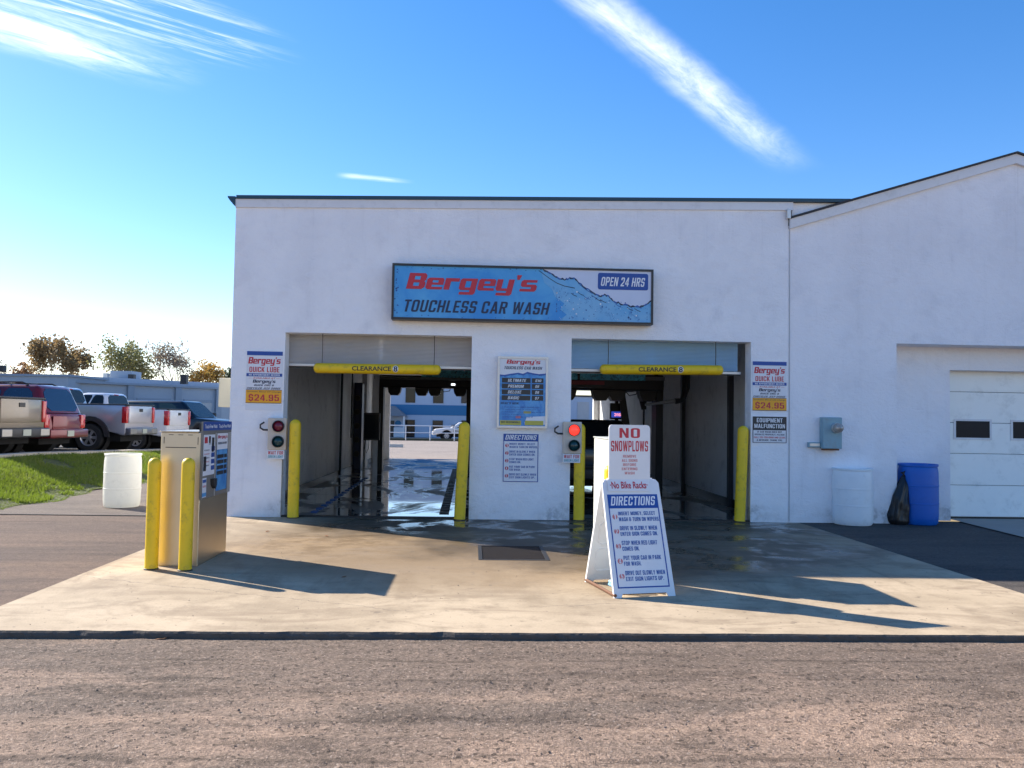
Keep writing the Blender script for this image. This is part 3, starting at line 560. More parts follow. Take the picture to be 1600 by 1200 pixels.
# slab with the drain left open
DX0, DX1, DY0, DY1 = 0.10, 0.92, 9.55, 10.65
sb = MB()
for x0, x1, y0, y1 in ((SLX0, DX0, SLY0+.1, 13.5), (DX1, SLX1, SLY0+.1, 13.5), (DX0, DX1, SLY0+.1, DY0), (DX0, DX1, DY1, 13.5)):
    sb.add([(x0, y0, 0), (x1, y0, 0), (x1, y1, 0), (x0, y1, 0)], [(0, 1, 2, 3)])
ex = np.arange(SLX0, SLX1+.01, 0.03); vv = []; ff = []; vt = []; ft = []
for i, x in enumerate(ex):
    x = min(x, SLX1); j = random.uniform(-.008, .004)
    ch = float(value_noise(np.array(x*2.1+50), np.array(3.3), 31))*.018+max(0., float(value_noise(np.array(x*5.3+50), np.array(7.3), 32))-.62)*.075+abs(j)*.5
    vv += [(x, SLY0+ch, 0), (x, SLY0-0.010+ch*.75, -0.010-ch*.2), (x, SLY0-0.008+ch*.4+j, -0.03), (x, SLY0-.004, -0.12)]; vt += [(x, SLY0+ch, 0), (x, SLY0+.1, 0)]
    if i: k = 4*i; ff += [(k-4, k, k+1, k-3), (k-3, k+1, k+2, k-2), (k-2, k+2, k+3, k-1)]; k = 2*i; ft.append((k-2, k, k+1, k-1))
sb.add(vt, ft, 0); sb.add(vv, ff, 1)
for x in (SLX0, SLX1): sb.add([(x, SLY0, 0), (x, 13.5, 0), (x, 13.5, -.12), (x, SLY0, -.12)], [(0, 1, 2, 3)], 1)
sb.build('concrete_slab', [M_slab, M_slabedge])['kind'] = 'structure'
ap = [gp(*p)[:2] for p in ((1494, 813), (1640, 846))]
MB().add([(8.28, 14.3, .012), (8.28, 13.9, .008), (8.1, 11.9, .006), (14, 11.9, .006), (14, 14.3, .012)], [(0, 1, 2, 3, 4)]).build('garage_apron', mat('grey concrete', (0.34, 0.31, 0.27), 0.85, var=0.2, scale=2, bump=0.3))['kind'] = 'structure'

# drain
dr = thing('drain_grate', 'dark rectangular steel drain grate sunk into the concrete between the bays', 'drain', (DX0, DY0, 0))
fr = MB(); t = 0.045
fr.box(DX0, DX1, DY0, DY0+t, -.1, .004); fr.box(DX0, DX1, DY1-t, DY1, -.1, .004); fr.box(DX0, DX0+t, DY0+t, DY1-t, -.1, .004); fr.box(DX1-t, DX1, DY0+t, DY1-t, -.1, .004)
fr.build('frame', M_dark, dr)
gr = MB()
for i in range(24):
    y = DY0+t+0.012+i*0.0415; gr.box(DX0+t+.001, DX1-t-.001, y, y+0.019, -.05, -.004)
gr.box(DX0+t+.26, DX0+t+.29, DY0+t, DY1-t, -.055, -.0505)
gr.build('grating', mat('blackened grating', (.035, .026, .022), .6, var=.4, scale=8, metal=.2), dr)
MB().box(DX0, DX1, DY0, DY1, -.5, -.101).build('pit', M_black, dr)

# grass bank and upper parking lot
LOTX = -10.0
def lotz(Y): return np.clip(0.6-(Y-20)*0.026, 0.2, 0.62)
def bankz(X, Y):
    t = np.clip((-7.65-X)/(-7.65-LOTX), 0, 1); t = t*t*(3-2*t)*0.6+t*0.4
    lump = (value_noise(X*1.3, Y*0.9, 9)-0.5)*0.10*np.clip(t*4, 0, 1)*np.clip((1-t)*5, 0, 1)
    ed = np.clip((Y-13.5)/0.8, 0, 1)
    return (t*lotz(Y)+lump)*ed+0.004
M_soil = mat('grassy soil', (0.075, 0.085, 0.025), 0.95, var=0.4, scale=6, bump=0.6, dirt=(0.14, 0.09, 0.05), dirt_amt=0.6)
def bank_edge(Y): return -7.65+0.12*np.sin(Y*1.7)+0.08*np.sin(Y*4.1+1)
bx = np.linspace(0, 1, 30)
Ys = np.arange(13.5, 36, 0.35); vs = []; fs = []
for i, Y in enumerate(Ys):
    x0 = bank_edge(Y)
    for s_ in bx:
        X = x0+(LOTX-x0)*s_; vs.append((X, Y, float(bankz(np.array(X), np.array(Y)))))
for i in range(len(Ys)-1):
    for j in range(len(bx)-1): k = i*len(bx)+j; fs.append((k, k+1, k+len(bx)+1, k+len(bx)))
MB().add(vs, fs).build('grass_bank', M_soil, smooth=True)['kind'] = 'structure'
M_lotup = asphalt_mat('upper lot asphalt', (0.15, 0.14, 0.135), (0.12, 0.115, 0.11), (0.07, 0.066, 0.064))
ly = [13.5, 20, 36, 70]; lv = []
for y in ly: z = float(lotz(np.array(float(y))))+.003; lv += [(LOTX+.02, y, z), (-90, y, z)]
MB().add(lv, [(2*i, 2*i+1, 2*i+3, 2*i+2) for i in range(3)]).build('upper_parking_lot', M_lotup)['kind'] = 'structure'
kb = MB()
for i in range(11):
    y0 = 13.6+i*2.03; y1 = y0+2.0; z0, z1 = float(lotz(np.array(y0))), float(lotz(np.array(y1)))
    kb.add([(LOTX-.14, y0, z0-.05), (LOTX+.06, y0, z0-.1), (LOTX+.06, y1, z1-.1), (LOTX-.14, y1, z1-.05), (LOTX-.14, y0, z0+.07), (LOTX+.06, y0, z0+.06), (LOTX+.06, y1, z1+.06), (LOTX-.14, y1, z1+.07)], [(4, 5, 6, 7), (0, 4, 7, 3), (1, 2, 6, 5), (0, 1, 5, 4), (3, 7, 6, 2)])
kb.build('kerb', mat('lot kerb concrete', (0.42, 0.37, 0.30), 0.9, var=0.25))['kind'] = 'structure'
# blades
def grass_mat():
    m, g, b = newmat('grass blades'); o = g.new('ShaderNodeTexCoord').outputs['Object']
    n = g.noise(o, 1.2, 5, 0.6); n2 = g.noise(o, 40, 2, 0.5)
    c = g.mix(g.step(n2, 0.35, 0.65), (0.085, 0.13, 0.013), (0.17, 0.195, 0.028)); c = g.mix(g.m('MULTIPLY', g.step(n, 0.48, 0.70), 0.6), c, (0.20, 0.165, 0.05))
    g.put(b.inputs['Base Color'], c); b.inputs['Roughness'].default_value = 0.55
    tl = g.new('ShaderNodeBsdfTranslucent'); g.put(tl.inputs[0], g.mix(0.6, c, (0.28, 0.40, 0.03))); a = g.new('ShaderNodeMixShader'); a.inputs[0].default_value = 0.45
    g.l.new(b.outputs[0], a.inputs[1]); g.l.new(tl.outputs[0], a.inputs[2]); g.l.new(a.outputs[0], g.n['Material Output'].inputs[0]); return m
N = 75000
u = rng.random(N); Yb = 13.6+(rng.random(N)**1.5)*20; xe = bank_edge(Yb); Xb = xe+0.06+(LOTX-xe+0.1)*u-rng.random(N)**6*0.0
Zb = bankz(Xb, Yb); hgt = rng.uniform(.03, .085, N)*(0.75+0.5*value_noise(Xb*2, Yb*2, 4)); an = rng.uniform(0, 6.283, N); wd = rng.uniform(.004, .008, N)*(1+Yb*0.02)
lean = rng.normal(0, .03, (N, 2)); edge_d = (xe-Xb); thin = (value_noise(Xb*3.1, Yb*2.3, 21) < 0.75-edge_d*1.6) & (edge_d < .5) | (value_noise(Xb*1.7, Yb*1.3, 22) < .16); hgt = np.where(thin, hgt*0.15, hgt)
a_ = np.stack([Xb-np.cos(an)*wd, Yb-np.sin(an)*wd, Zb-.004], 1); b_ = np.stack([Xb+np.cos(an)*wd, Yb+np.sin(an)*wd, Zb-.004], 1); c_ = np.stack([Xb+lean[:, 0], Yb+lean[:, 1], Zb+hgt], 1)
V = np.stack([a_, b_, c_], 1).reshape(-1, 3)
me = bpy.data.meshes.new('grass'); me.vertices.add(3*N); me.vertices.foreach_set('co', V.ravel()); me.loops.add(3*N); me.loops.foreach_set('vertex_index', np.arange(3*N, dtype=np.int32))
me.polygons.add(N); me.polygons.foreach_set('loop_start', np.arange(0, 3*N, 3, dtype=np.int32)); me.polygons.foreach_set('loop_total', np.full(N, 3, dtype=np.int32)); me.update(); me.validate()
me.materials.append(grass_mat()); go = bpy.data.objects.new('grass', me); col.objects.link(go); tag(go, 'short green lawn covering the bank beside the upper lot', 'grass', kind='stuff')
# loose grit on the road and slab
gm = MB()
for i in range(5200):
    if i < 4900: x, y, z = random.uniform(-4.5, 4.6), random.triangular(2.2, 6.3, 4.6), -0.046
    else: x, y, z = random.uniform(-3.8, 5.3), random.uniform(6.4, 12.5), 0.0
    if DX0-.05 < x < DX1+.05 and DY0-.05 < y < DY1+.05: continue
    r = random.uniform(.002, .0062)*(1 if random.random() < .96 else 1.8)
    a = [Vector((random.gauss(0, 1), random.gauss(0, 1), random.gauss(0, .6))).normalized()*r for _ in range(6)]
    oct_ = [(r, 0, 0), (-r, 0, 0), (0, r*random.uniform(.6, 1), 0), (0, -r, 0), (0, 0, r*random.uniform(.5, .9)), (0, 0, -r*.5)]
    th = random.uniform(0, 6.28); q = [(x+a*math.cos(th)-b*math.sin(th), y+a*math.sin(th)+b*math.cos(th), z+c+r*.4) for a, b, c in oct_]
    gm.add(q, [(0, 2, 4), (2, 1, 4), (1, 3, 4), (3, 0, 4), (2, 0, 5), (1, 2, 5), (3, 1, 5), (0, 3, 5)])
tag(gm.build('gravel', mat('grit', (0.17, 0.125, 0.095), 0.9, var=0.65, scale=7)), 'loose grit and small stones scattered on the asphalt and concrete', 'gravel', kind='stuff')
def leaf(px, py, z, s, rot, label):
    p = gp(px, py, z); mb = MB(); pts = [(-1, 0), (-.5, .35), (.1, .5), (.5, .25), (1, 0), (.5, -.3), (.05, -.48), (-.55, -.3)]
    c_, s_ = math.cos(rot), math.sin(rot); v = [(p[0]+s*(a*c_-b*s_), p[1]+s*(a*s_+b*c_), z+.004+.25*s*abs(b)+.12*s*(a > .4)) for a, b in pts]
    mb.add(v+[(p[0], p[1], z+.006)], [(i, (i+1) % 8, 8) for i in range(8)])
    tag(mb.build('fallen_leaf', M_leaf_dry), label, 'leaf', 'fallen leaves on the ground')
for q in ((254, 999, -.05, .055, .4, 'curled brown leaf on the asphalt just below the front edge of the slab'),
          (418, 831, 0, .05, 1.4, 'small dry leaf on the brown stain in front of the left bay'), (510, 838, 0, .045, 2.2, 'dry leaf on stained concrete nearer the drain'),
          (538, 902, 0, .04, .9, 'tiny dry leaf lying in the pay station shadow'), (861, 996, -.05, .035, 2.9, 'tan leaf scrap at the foot of the slab edge, below the folding sign')): leaf(*q)

# ================================================================== CAR WASH BUILDING
WT = 0.30; BACK = 32.5
XL, XR = SLX0+.0, 5.17
DL0, DL1, DR0, DR1, DH = -3.01, -0.03, 1.59, 4.55, 2.94
def rooftop(x): return 5.035+(x-XL)/(XR-XL)*0.21
cw = thing('car_wash_building', 'white stucco car wash with two drive-through bays and thin teal roof edge', 'car wash', (XL, FY, 0))
front = MB(); FYB = FY+WT
outline = [(XL, 0), (XL, rooftop(XL)), (XR, rooftop(XR)), (XR, 0), (DR1, 0), (DR1, DH), (DR0, DH), (DR0, 0), (DL1, 0), (DL1, DH), (DL0, DH), (DL0, 0)]
front.prism(outline, 'y', FY, FYB); front.build('front_wall', M_stucco, cw)
sw = MB(); sw.box(XL, XL+.25, FYB, BACK, 0, 5.0); sw.build('side_wall', M_stucco, cw)
MB().box(XR-.17, XR, FYB, BACK, 0, 5.0).build('side_wall', M_stucco, cw)
rw = MB(); rw.prism([(XL, 0), (XL, 5.0), (XR, 5.0), (XR, 0), (4.75, 0), (4.75, 3.0), (1.75, 3.0), (1.75, 0), (-.1, 0), (-.1, 3.0), (-3.2, 3.0), (-3.2, 0)], 'y', BACK, BACK+.25)
rw.build('rear_wall', M_stucco, cw)
il = MB(); il.box(XL+.252, XL+.27, FYB+.001, BACK-.001, 0, 3.6)
il.build('interior_lining', M_intwall, cw)
il = MB(); il.box(XR-.19, XR-.172, FYB+.001, BACK-.001, 0, 3.6); il.build('interior_lining', M_intwall, cw)
MB().box(0.25, 1.4, FYB+.001, BACK-.001, 0, 3.6).build('partition', M_intwall, cw)
MB().box(XL+.27, XR-.19, FYB+.001, BACK-.001, 3.6, 3.7).build('ceiling', M_ceiling, cw)
rf = MB(); rf.add([(XL-.1, FY+.36, rooftop(XL)+.085), (6.2, FY+.36, rooftop(6.2)+.085), (6.2, BACK+.3, rooftop(6.2)+.085), (XL-.1, BACK+.3, rooftop(XL)+.085), (XL-.1, FY+.36, rooftop(XL)+.04), (6.2, FY+.36, rooftop(6.2)+.04), (6.2, BACK+.3, rooftop(6.2)+.04), (XL-.1, BACK+.3, rooftop(XL)+.04)],
       [(0, 1, 2, 3), (7, 6, 5, 4), (0, 4, 5, 1), (1, 5, 6, 2), (2, 6, 7, 3), (3, 7, 4, 0)]); rf.build('roof', M_teal, cw)
def strip(x0, x1, ya, yb, dz0, dz1):
    a, b = rooftop(x0), rooftop(x1)
    v = [(x0, ya, a+dz0), (x1, ya, b+dz0), (x1, yb, b+dz0), (x0, yb, a+dz0), (x0, ya, a+dz1), (x1, ya, b+dz1), (x1, yb, b+dz1), (x0, yb, a+dz1)]
    return v, [(0, 3, 2, 1), (4, 5, 6, 7), (0, 1, 5, 4), (1, 2, 6, 5), (2, 3, 7, 6), (3, 0, 4, 7)]
MB().add(*strip(XL-.005, XR+.07, FY-.025, FY+.3, -.105, .03)).build('cap_board', M_trimw, cw)
MB().add(*strip(XL+.01, 6.2, FY-.045, FY+.35, .032, .088)).build('roof_edge', M_teal, cw)
gt = MB(); a = rooftop(XL)
gt.prism([(XL-.13, a+.07), (XL-.006, a+.07), (XL-.006, a-.09), (XL-.03, a-.07), (XL-.09, a+.0), (XL-.12, a+.04)], 'y', FY-.04, BACK); gt.build('gutter', M_teal, cw)
MB().prism([(XR+.072, 4.85), (6.3, 4.85), (6.3, rooftop(6.3)+.03), (XR+.072, rooftop(XR)+.03)], 'y', FY+.03, FY+.2).build('set_back_wall', M_stucco, cw)
# bay floor
def wet_mat():
    m, g, b = newmat('wet bay floor'); o = g.new('ShaderNodeTexCoord').outputs['Object']
    n = g.noise(o, 1.1, 6, 0.6, 0.5); n2 = g.noise(o, 0.6, 3, 0.5); n3 = g.noise(o, 3, 3, 0.5)
    x_, y_, z_ = g.sep(o); st = g.noise(g.comb(g.m('MULTIPLY', x_, .9), g.m('MULTIPLY', y_, .55), 1), 1.0, 6, 0.65, 0.8)
    c = g.mix(st, (0.06, 0.055, 0.05), (0.24, 0.215, 0.18)); g.put(b.inputs['Base Color'], c)
    g.put(b.inputs['Roughness'], g.m('ADD', 0.02, g.m('MULTIPLY', g.step(st, 0.47, 0.58), 0.5)))
    b.inputs['Specular IOR Level'].default_value = 1.0
    g.put(b.inputs['Coat Weight'], g.m('MULTIPLY', g.step(st, 0.62, 0.46), 0.6)); b.inputs['Coat Roughness'].default_value = 0.02
    g.put(b.inputs['Normal'], g.bump(g.m('ADD', n3, g.m('MULTIPLY', g.noise(g.comb(x_, g.m('MULTIPLY', y_, 2.5), 0), 5, 3, 0.5), 0.25)), 0.07, 0.01)); return m
MB().add([(XL+.27, FY+.08, .012), (XR-.19, FY+.08, .012), (XR-.19, BACK+.4, .012), (XL+.27, BACK+.4, .012)], [(0, 1, 2, 3)]).build('bay_floor', wet_mat())['kind'] = 'structure'
th_ = MB(); th_.box(DL0, DL1, FY+.02, FY+.12, -.02, .022); th_.box(DR0, DR1, FY+.02, FY+.12, -.02, .022); build_each(th_, 'threshold', M_black, cw)
# raised overhead doors
def overhead(x0, x1, m, rail):
    d = MB(); z0, z1, Y = 2.47, 2.955, FYB+.03; n = 22; vs = []; fs = []
    for i in range(n*2+1):
        z = z0+(z1-z0)*i/(n*2); y = Y-(0.015 if i % 2 else 0.0)
        vs += [(x0, y, z), (x1, y, z)]
        if i: k = 2*i; fs.append((k-2, k-1, k+1, k))
    d.add(vs, fs); dd = d.build('overhead_door', m, cw)
    b = MB(); b.rbox(x0-.05, x1+.05, Y-.03, Y+.02, 2.42, 2.465, .006); b.build('bottom_rail', M_alu, dd)
    s = MB(); xm = (x0+x1)/2; s.box(xm-.03, xm+.03, Y+.004, Y+.03, z0, z1)
    for x in (x0+.02, x1-.05): s.box(x, x+.03, Y+.004, Y+.03, z0, z1)
    build_each(s, 'stile', rail, dd)
    k = MB(); k.box(x0-.05, x1+.05, Y+.001, Y+.03, 2.40, 2.418); k.build('rubber_seal', M_black, dd)
overhead(DL0-.06, DL1+.06, M_polyL, M_trimw); overhead(DR0-.06, DR1-.12, M_polyR, M_trimw)
# door tracks and roof bracing behind the doors, wall fittings
tr = MB()
for x in (DL0-.10, DL1+.08, DR0-.1, DR1+.06):
    tr.box(x, x+.06, FYB+.06, FYB+.10, 0.02, 3.0); tr.tube([(x+.03, FYB+.08, 3.0), (x+.03, FYB+.3, 3.25), (x+.03, FYB+3, 3.3)], .025, 6)
build_each(tr, 'door_track', M_dark, cw)
br = MB(); br.tube([(DL0+.2, FYB+.8, 2.5), (DL0+.75, FYB+.8, 3.05)], .035, 6); br.tube([(DL1-.1, FYB+.8, 2.45), (DL1-.65, FYB+.8, 3.05)], .035, 6); br.tube([(DR0+.55, FYB+.5, 2.5), (DR0+.25, FYB+.5, 3.1)], .03, 6)
build_each(br, 'door_brace', M_trimw, cw)

LX = XL+.27; RX = XR-.19
def wallpost(mb, px, py_base, x, w, d, z1, z0=0.012):               # pilaster on the left bay wall where the photo shows it
    Y = x/ (px-VX)*F if False else fp(px, py_base, 20)[1]
    return Y
def yat(px, x):                                                      # depth at which a point with this X shows at px (at eye level)
    r = ray(px, 655); return float(x*r[1]/r[0])
p = MB()
for px, w_ in ((573, .35), (588, .22)): y = yat(px, LX+.12); p.box(LX, LX+.14, y-.3, y+.3, .012, 3.6)
build_each(p, 'pilaster', M_trimw, cw)
p = MB()
for px, zb, rr in ((533, .05, .03), (549, 1.0, .02)):
    y = yat(px, LX+.06); p.tube([(LX+.06, y, zb), (LX+.06, y, 3.3)], rr, 8)
build_each(p, 'pipe', M_dark, cw)
p = MB()
for px in (1140, 1066, 1024):
    y = yat(px, RX-.05); p.box(RX-.09, RX, y-.09, y+.03, .012, 3.6)
build_each(p, 'wall_rail', M_dark, cw)
p = MB()
p.box(LX+.001, LX+.03, FYB+.1, BACK-.1, .012, .16); p.box(RX-.03, RX-.001, FYB+.1, BACK-.1, .012, .16); build_each(p, 'wall_base_band', M_black, cw)
# tall dryer column and black screen box in left bay
y = 25.4; q = thing('dryer_column', 'tall dark blue dryer column standing along the left wall of the left bay', 'dryer', (LX+.4, y, .012))
x0 = fp(551, 700, y)[0]; x1 = fp(564, 700, y)[0]; MB().rbox(x0, x1, y, y+.5, .012, 2.65, .03).build('housing', mat('dark blue plastic', (0.01, 0.02, 0.07), .4), q)
nz = MB()
for i in range(5): nz.lathe([(.0, -.03), (.08, -.03), (.09, 0)], (x1+.0-.14, y-.002, .5+.42*i), 'y', 14)
build_each(nz, 'air_outlet', M_black, q)
y = 20.4; xa, xb, za, zb = wall_rect(568, 645, 593, 688, y)
q = thing('display_box', 'black square display box on a white post inside the left bay', 'display', ((xa+xb)/2, y, .012))
MB().rbox(xa, xb, y, y+.16, za, zb, .02).build('housing', M_black, q); MB().box(xa+.03, xb-.03, y-.004, y-.001, za+.04, zb-.04).build('screen', M_glass, q)
MB().box(xb-.16, xb-.06, y+.17, y+.27, .012, 3.55).build('post', M_trimw, q)
MB().tube([(xa+.05, y+.08, za), (xa+.03, y+.08, za-.2), (xa+.07, y+.08, za-.32), (xa+.12, y+.08, za-.2), (xa+.13, y+.08, za)], .008, 6).build('cable', M_black, q)

def gantry(y, x0, x1, top, label, banner):
    g_ = thing('wash_gantry', label, 'wash gantry', ((x0+x1)/2, y, .012), group='wash gantries spanning the bays')
    for x in (x0, x1-.16):
        MB().rbox(x, x+.16, y, y+.5, .012, top, .02).build('post', M_black, g_)
    MB().rbox(x0, x1, y-.05, y+.55, top-.36, top+.0, .03).build('beam', M_black, g_)
    MB().rbox(x0-.1, x1+.0, y-.12, y-.06, top-.13, top-.04, .01).build('rail', mat('grey rail', (0.22, 0.21, 0.2), .5), g_)
    nzz = MB(); L = x1-x0
    for f in (.17, .46, .60, .87):
        x = x0+L*f; nzz.prism([(x-.20, top-.34), (x+.20, top-.34), (x+.17, top-.50), (x+.11, top-.59), (x-.11, top-.59), (x-.17, top-.50)], 'y', y+.02, y+.4)
    build_each(nzz, 'dryer_nozzle', M_black, g_)
    MB().tube([(x0+L*.66, y-.02, top-.36), (x0+L*.7, y-.02, top-.47), (x0+L*.76, y-.02, top-.44), (x0+L*.77, y-.02, top-.34)], .012, 6).build('hose', M_dark, g_)
    if x0 < 0: MB().rbox(x1-.62, x1-.50, y-.065, y-.052, top-.28, top-.22, .005).build('lamp', emit('white lamp', (.8, .85, .9), 1.2), g_)
    if banner: banner(g_, y)
    return g_
def bannerL(g_, y):
    MB().box(-1.5, 0.1, y-.30, y-.27, 2.80, 3.02).build('banner', M_banner, g_)
gantry(24.6, -2.78, -0.02, 2.86, 'black wash gantry arching across the left bay in front of its rear exit', bannerL)
def bannerR(g_, y):
    b = MB(); xa, xb, za, zb = wall_rect(880, 583, 905, 593, y-.3); xc, xd = wall_rect(906, 583, 1008, 593, y-.3)[:2]
    b.box(xa, xb-.04, y-.33, y-.30, za, zb); b.box(xc, xd, y-.33, y-.30, za, zb); build_each(b, 'banner', M_banner, g_)
    xa, xb, za, zb = wall_rect(880, 595, 944, 601, y-.3); MB().box(xa, xb, y-.34, y-.30, za, zb).build('red_strip', mat('dark red strip', (.30, .03, .04), .5), g_)
    xa, xb, za, zb = wall_rect(880, 593, 960, 606, y-.25); MB().box(xa, xb, y-.28, y-.1, za, zb).build('spray_bar', M_black, g_)
gantry(18.6, 1.70, 4.3, 2.66, 'black wash gantry in the right bay under a teal banner, above the dark vehicle', bannerR)
# right bay swing arm and status display
y = 17.2; q = thing('spray_arm', 'dark jointed spray arm hanging over the right side of the right bay', 'spray arm', (4.4, y, 0))
xa, xb, za, zb = wall_rect(1008, 625, 1062, 633, y)
MB().tube([(xa, y, za), ((xa+xb)/2, y, (za+zb)/2), (xb, y, zb)], [.025, .035, .05], 8).build('arm', mat('grey arm', (.25, .25, .26), .4), q)
MB().tube([(xb-.1, y, zb-.02), (xb+.05, y, zb), (xb+.15, y, zb+.25), (xb+.18, y, 3.58)], .06, 8).build('mount', M_black, q)
y = 20.0
q = thing('hose_boom', 'black hanging boom with hoses beside the status display in the right bay', 'boom', (fp(1005, 600, y)[0], y, 0))
MB().tube([fp(1004, 590, y), fp(1003, 610, y), fp(1006, 640, y)], [.09, .13, .06], 10).build('drum', M_black, q)
MB().tube([fp(1006, 640, y), (*fp(1006, 640, y)[:2], .1)], .025, 8).build('hose', M_dark, q)
MB().prism([tuple(fp(a, b, y)[[0, 2]]) for a, b in ((969, 616), (978, 616), (986, 668), (974, 668))], 'y', y+.1, y+.2).build('blade', M_black, q)
h = MB()
for a in ([(975, 590), (978, 605), (989, 612), (973, 612)], [(960, 585), (985, 600), (990, 612)], [(945, 585), (950, 607), (955, 600), (958, 585)]): h.tube([fp(x_, y_, y) for x_, y_ in a], .012, 6)
build_each(h, 'cable', M_black, q)
y = 20.6; xa, xb, za, zb = wall_rect(954, 630, 977, 655, y)
q = thing('status_display', 'small black status display glowing blue with red dot in the right bay', 'display', ((xa+xb)/2, y, 0))
MB().rbox(xa, xb, y, y+.15, za, zb, .015).build('housing', M_black, q)
MB().box(xa+.02, xb-.04, y-.004, y-.001, za+.04, za+.19).build('screen', emit('blue screen', (.02, .05, .35), .6), q)
s = Sheet((xa+.03, y-.005, za+.05), X3, Z3, FRONT, xb-xa-.08, .13); s.text('310', .22, .2, .8, .75, emit('red digits', (.8, .25, .3), 1.0)); s.disc(.98, .5, .026, emit('red lamp', (1, .05, .05), 3)); s.build(q)
MB().box((xa+xb)/2-.04, (xa+xb)/2+.04, y+.16, y+.24, .012, 3.55).build('post', M_dark, q)
# floor guides
gl = MB(); a0, a1 = gp(492, 801), gp(572, 748)
for i in range(16):
    t_ = i/15; P0 = a0+(a1-a0)*t_; gl.box(P0[0]-.05, P0[0]+.05, P0[1]-.11, P0[1]+.11, .013, .028)
tag(gl.build('guide_rail', mat('blue guide', (.02, .10, .30), .4)), 'dashed blue floor guide along the left wall of the left bay', 'guide rail')
gl = MB(); a0, a1 = gp(694, 803), gp(711, 734)
for i in range(30):
    t_ = i/29; P0 = a0+(a1-a0)*t_; gl.box(P0[0]-.08, P0[0]+.08, P0[1]-.07, P0[1]+.07, .013, .03)
tag(gl.build('guide_rail', M_black), 'dashed black floor guide on the right side of the left bay', 'guide rail')

# ================================================================== GARAGE WITH GABLE
GX0, GX1 = XR+.002, 16.5; GY = FY+.012; AX0, AZ1 = 7.0, 2.97; GD = 0.5
px_, pz_ = fp(1585, 256, GY)[0], fp(1585, 256, GY)[2]; el = 4.835
gb = thing('garage_building', 'white gabled garage with a recessed pale sectional door at the right edge', 'garage', (GX0, GY, 0))
er = el+(pz_-el)/(px_-GX0)*(2*px_-GX1-GX0) if False else el
sl = (pz_-el)/(px_-GX0); er = pz_-sl*(GX1-px_)
MB().prism([(GX0, 0), (GX0, el), (px_, pz_), (GX1, er), (GX1, AZ1+.0), (AX0, AZ1), (AX0, 0)], 'y', GY, GY+GD).build('front_wall', M_stucco_g, gb)
DX_, DZ_ = fp(1484, 577, GY+GD)[0], fp(1540, 579, GY+GD)[2]
MB().prism([(AX0-.4, 0), (AX0-.4, AZ1+.3), (GX1, AZ1+.3), (GX1, DZ_), (DX_, DZ_), (DX_, 0)], 'y', GY+GD+.001, GY+GD+.25).build('recess_wall', M_stucco_g, gb)
rk = MB(); T = .155
for xa, za, xb, zb in ((GX0+.01, el+.0, px_, pz_), (px_, pz_, GX1+.3, er-.3*sl)):
    rk.prism([(xa, za-.005), (xb, zb-.005), (xb, zb+T), (xa, za+T)], 'y', GY-.06, GY+.15)
build_each(rk, 'rake_board', M_trimw, gb)
rs = MB(); T2 = T+.035
for xa, za, xb, zb in ((GX0-.0, el, px_+.0, pz_), (px_, pz_, GX1+.5, er-.5*sl)):
    rs.prism([(xa, za+T+.002), (xb, zb+T+.002), (xb, zb+T2), (xa, za+T2)], 'y', GY-.09, GY+16)
build_each(rs, 'roof', M_shingle, gb)
MB().tube([(GX0+.02, GY-.01, el), (GX0+.02, GY-.01, .02)], .006, 6).build('joint_bead', M_greywall, gb)
gd = MB(); yd = GY+GD+.27; zz = 0.045; secs = [0.55, 0.55, 0.54, 0.54, 0.45]; k = 0
gdm = mat('pale sectional door', (0.92, 0.93, 0.89), .5, var=.06, scale=2, dirt=(.55, .56, .53), dirt_amt=.35)
DW = 3.6; zc_ = zz
for h_ in secs:
    zt = min(zc_+h_-.008, DZ_+.2); gd.rbox(DX_-.05, DX_+DW, yd, yd+.05, zc_, zt, .004, 1)
    zc_ += h_
go_ = gd.build('garage_door', gdm, gb)
MB().box(DX_-.05, DX_+DW, yd+.01, yd+.06, .008, zz).build('bottom_seal', M_black, go_)
ribs = MB()
for i in range(10): zr_ = zz+.06+i*.27; ribs.box(DX_-.04, DX_+DW-.01, yd-.003, yd-.001, zr_, zr_+.006)
ribs.build('door_rib', gdm, go_)
for k in range(4):
    if k == 0: xa, xb, za, zb = wall_rect(1493, 658, 1546, 684, yd)
    step_ = fp(1582, 670, yd)[0]-fp(1493, 670, yd)[0]; o_ = k*step_
    wf = MB(); f_ = .035
    wf.box(xa+o_-f_, xb+o_+f_, yd-.014, yd-.0035, za-f_, za); wf.box(xa+o_-f_, xb+o_+f_, yd-.014, yd-.0035, zb, zb+f_); wf.box(xa+o_-f_, xa+o_, yd-.014, yd-.0035, za, zb); wf.box(xb+o_, xb+o_+f_, yd-.014, yd-.0035, za, zb)
    w_ = wf.build('window', M_trimw, go_); w_.parent = gb
    MB().box(xa+o_, xb+o_, yd-.008, yd-.0036, za, zb).build('pane', mat('dull door glass', (.012, .014, .02), .35, var=.3, spec=.15), w_)
MB().box(DX_-.1, DX_+DW+.1, yd+.065, yd+.09, 0, DZ_+.5).build('door_light_block', M_black, go_)  # added unseen dark box, stops light showing through the door gaps
gs = MB(); gs.box(GX1-.3, GX1, GY+GD+.26, GY+16, 0, er); gs.box(GX0, GX1-.3, GY+15.7, GY+16, 0, er); build_each(gs, 'rear_wall', M_stucco_g, gb)
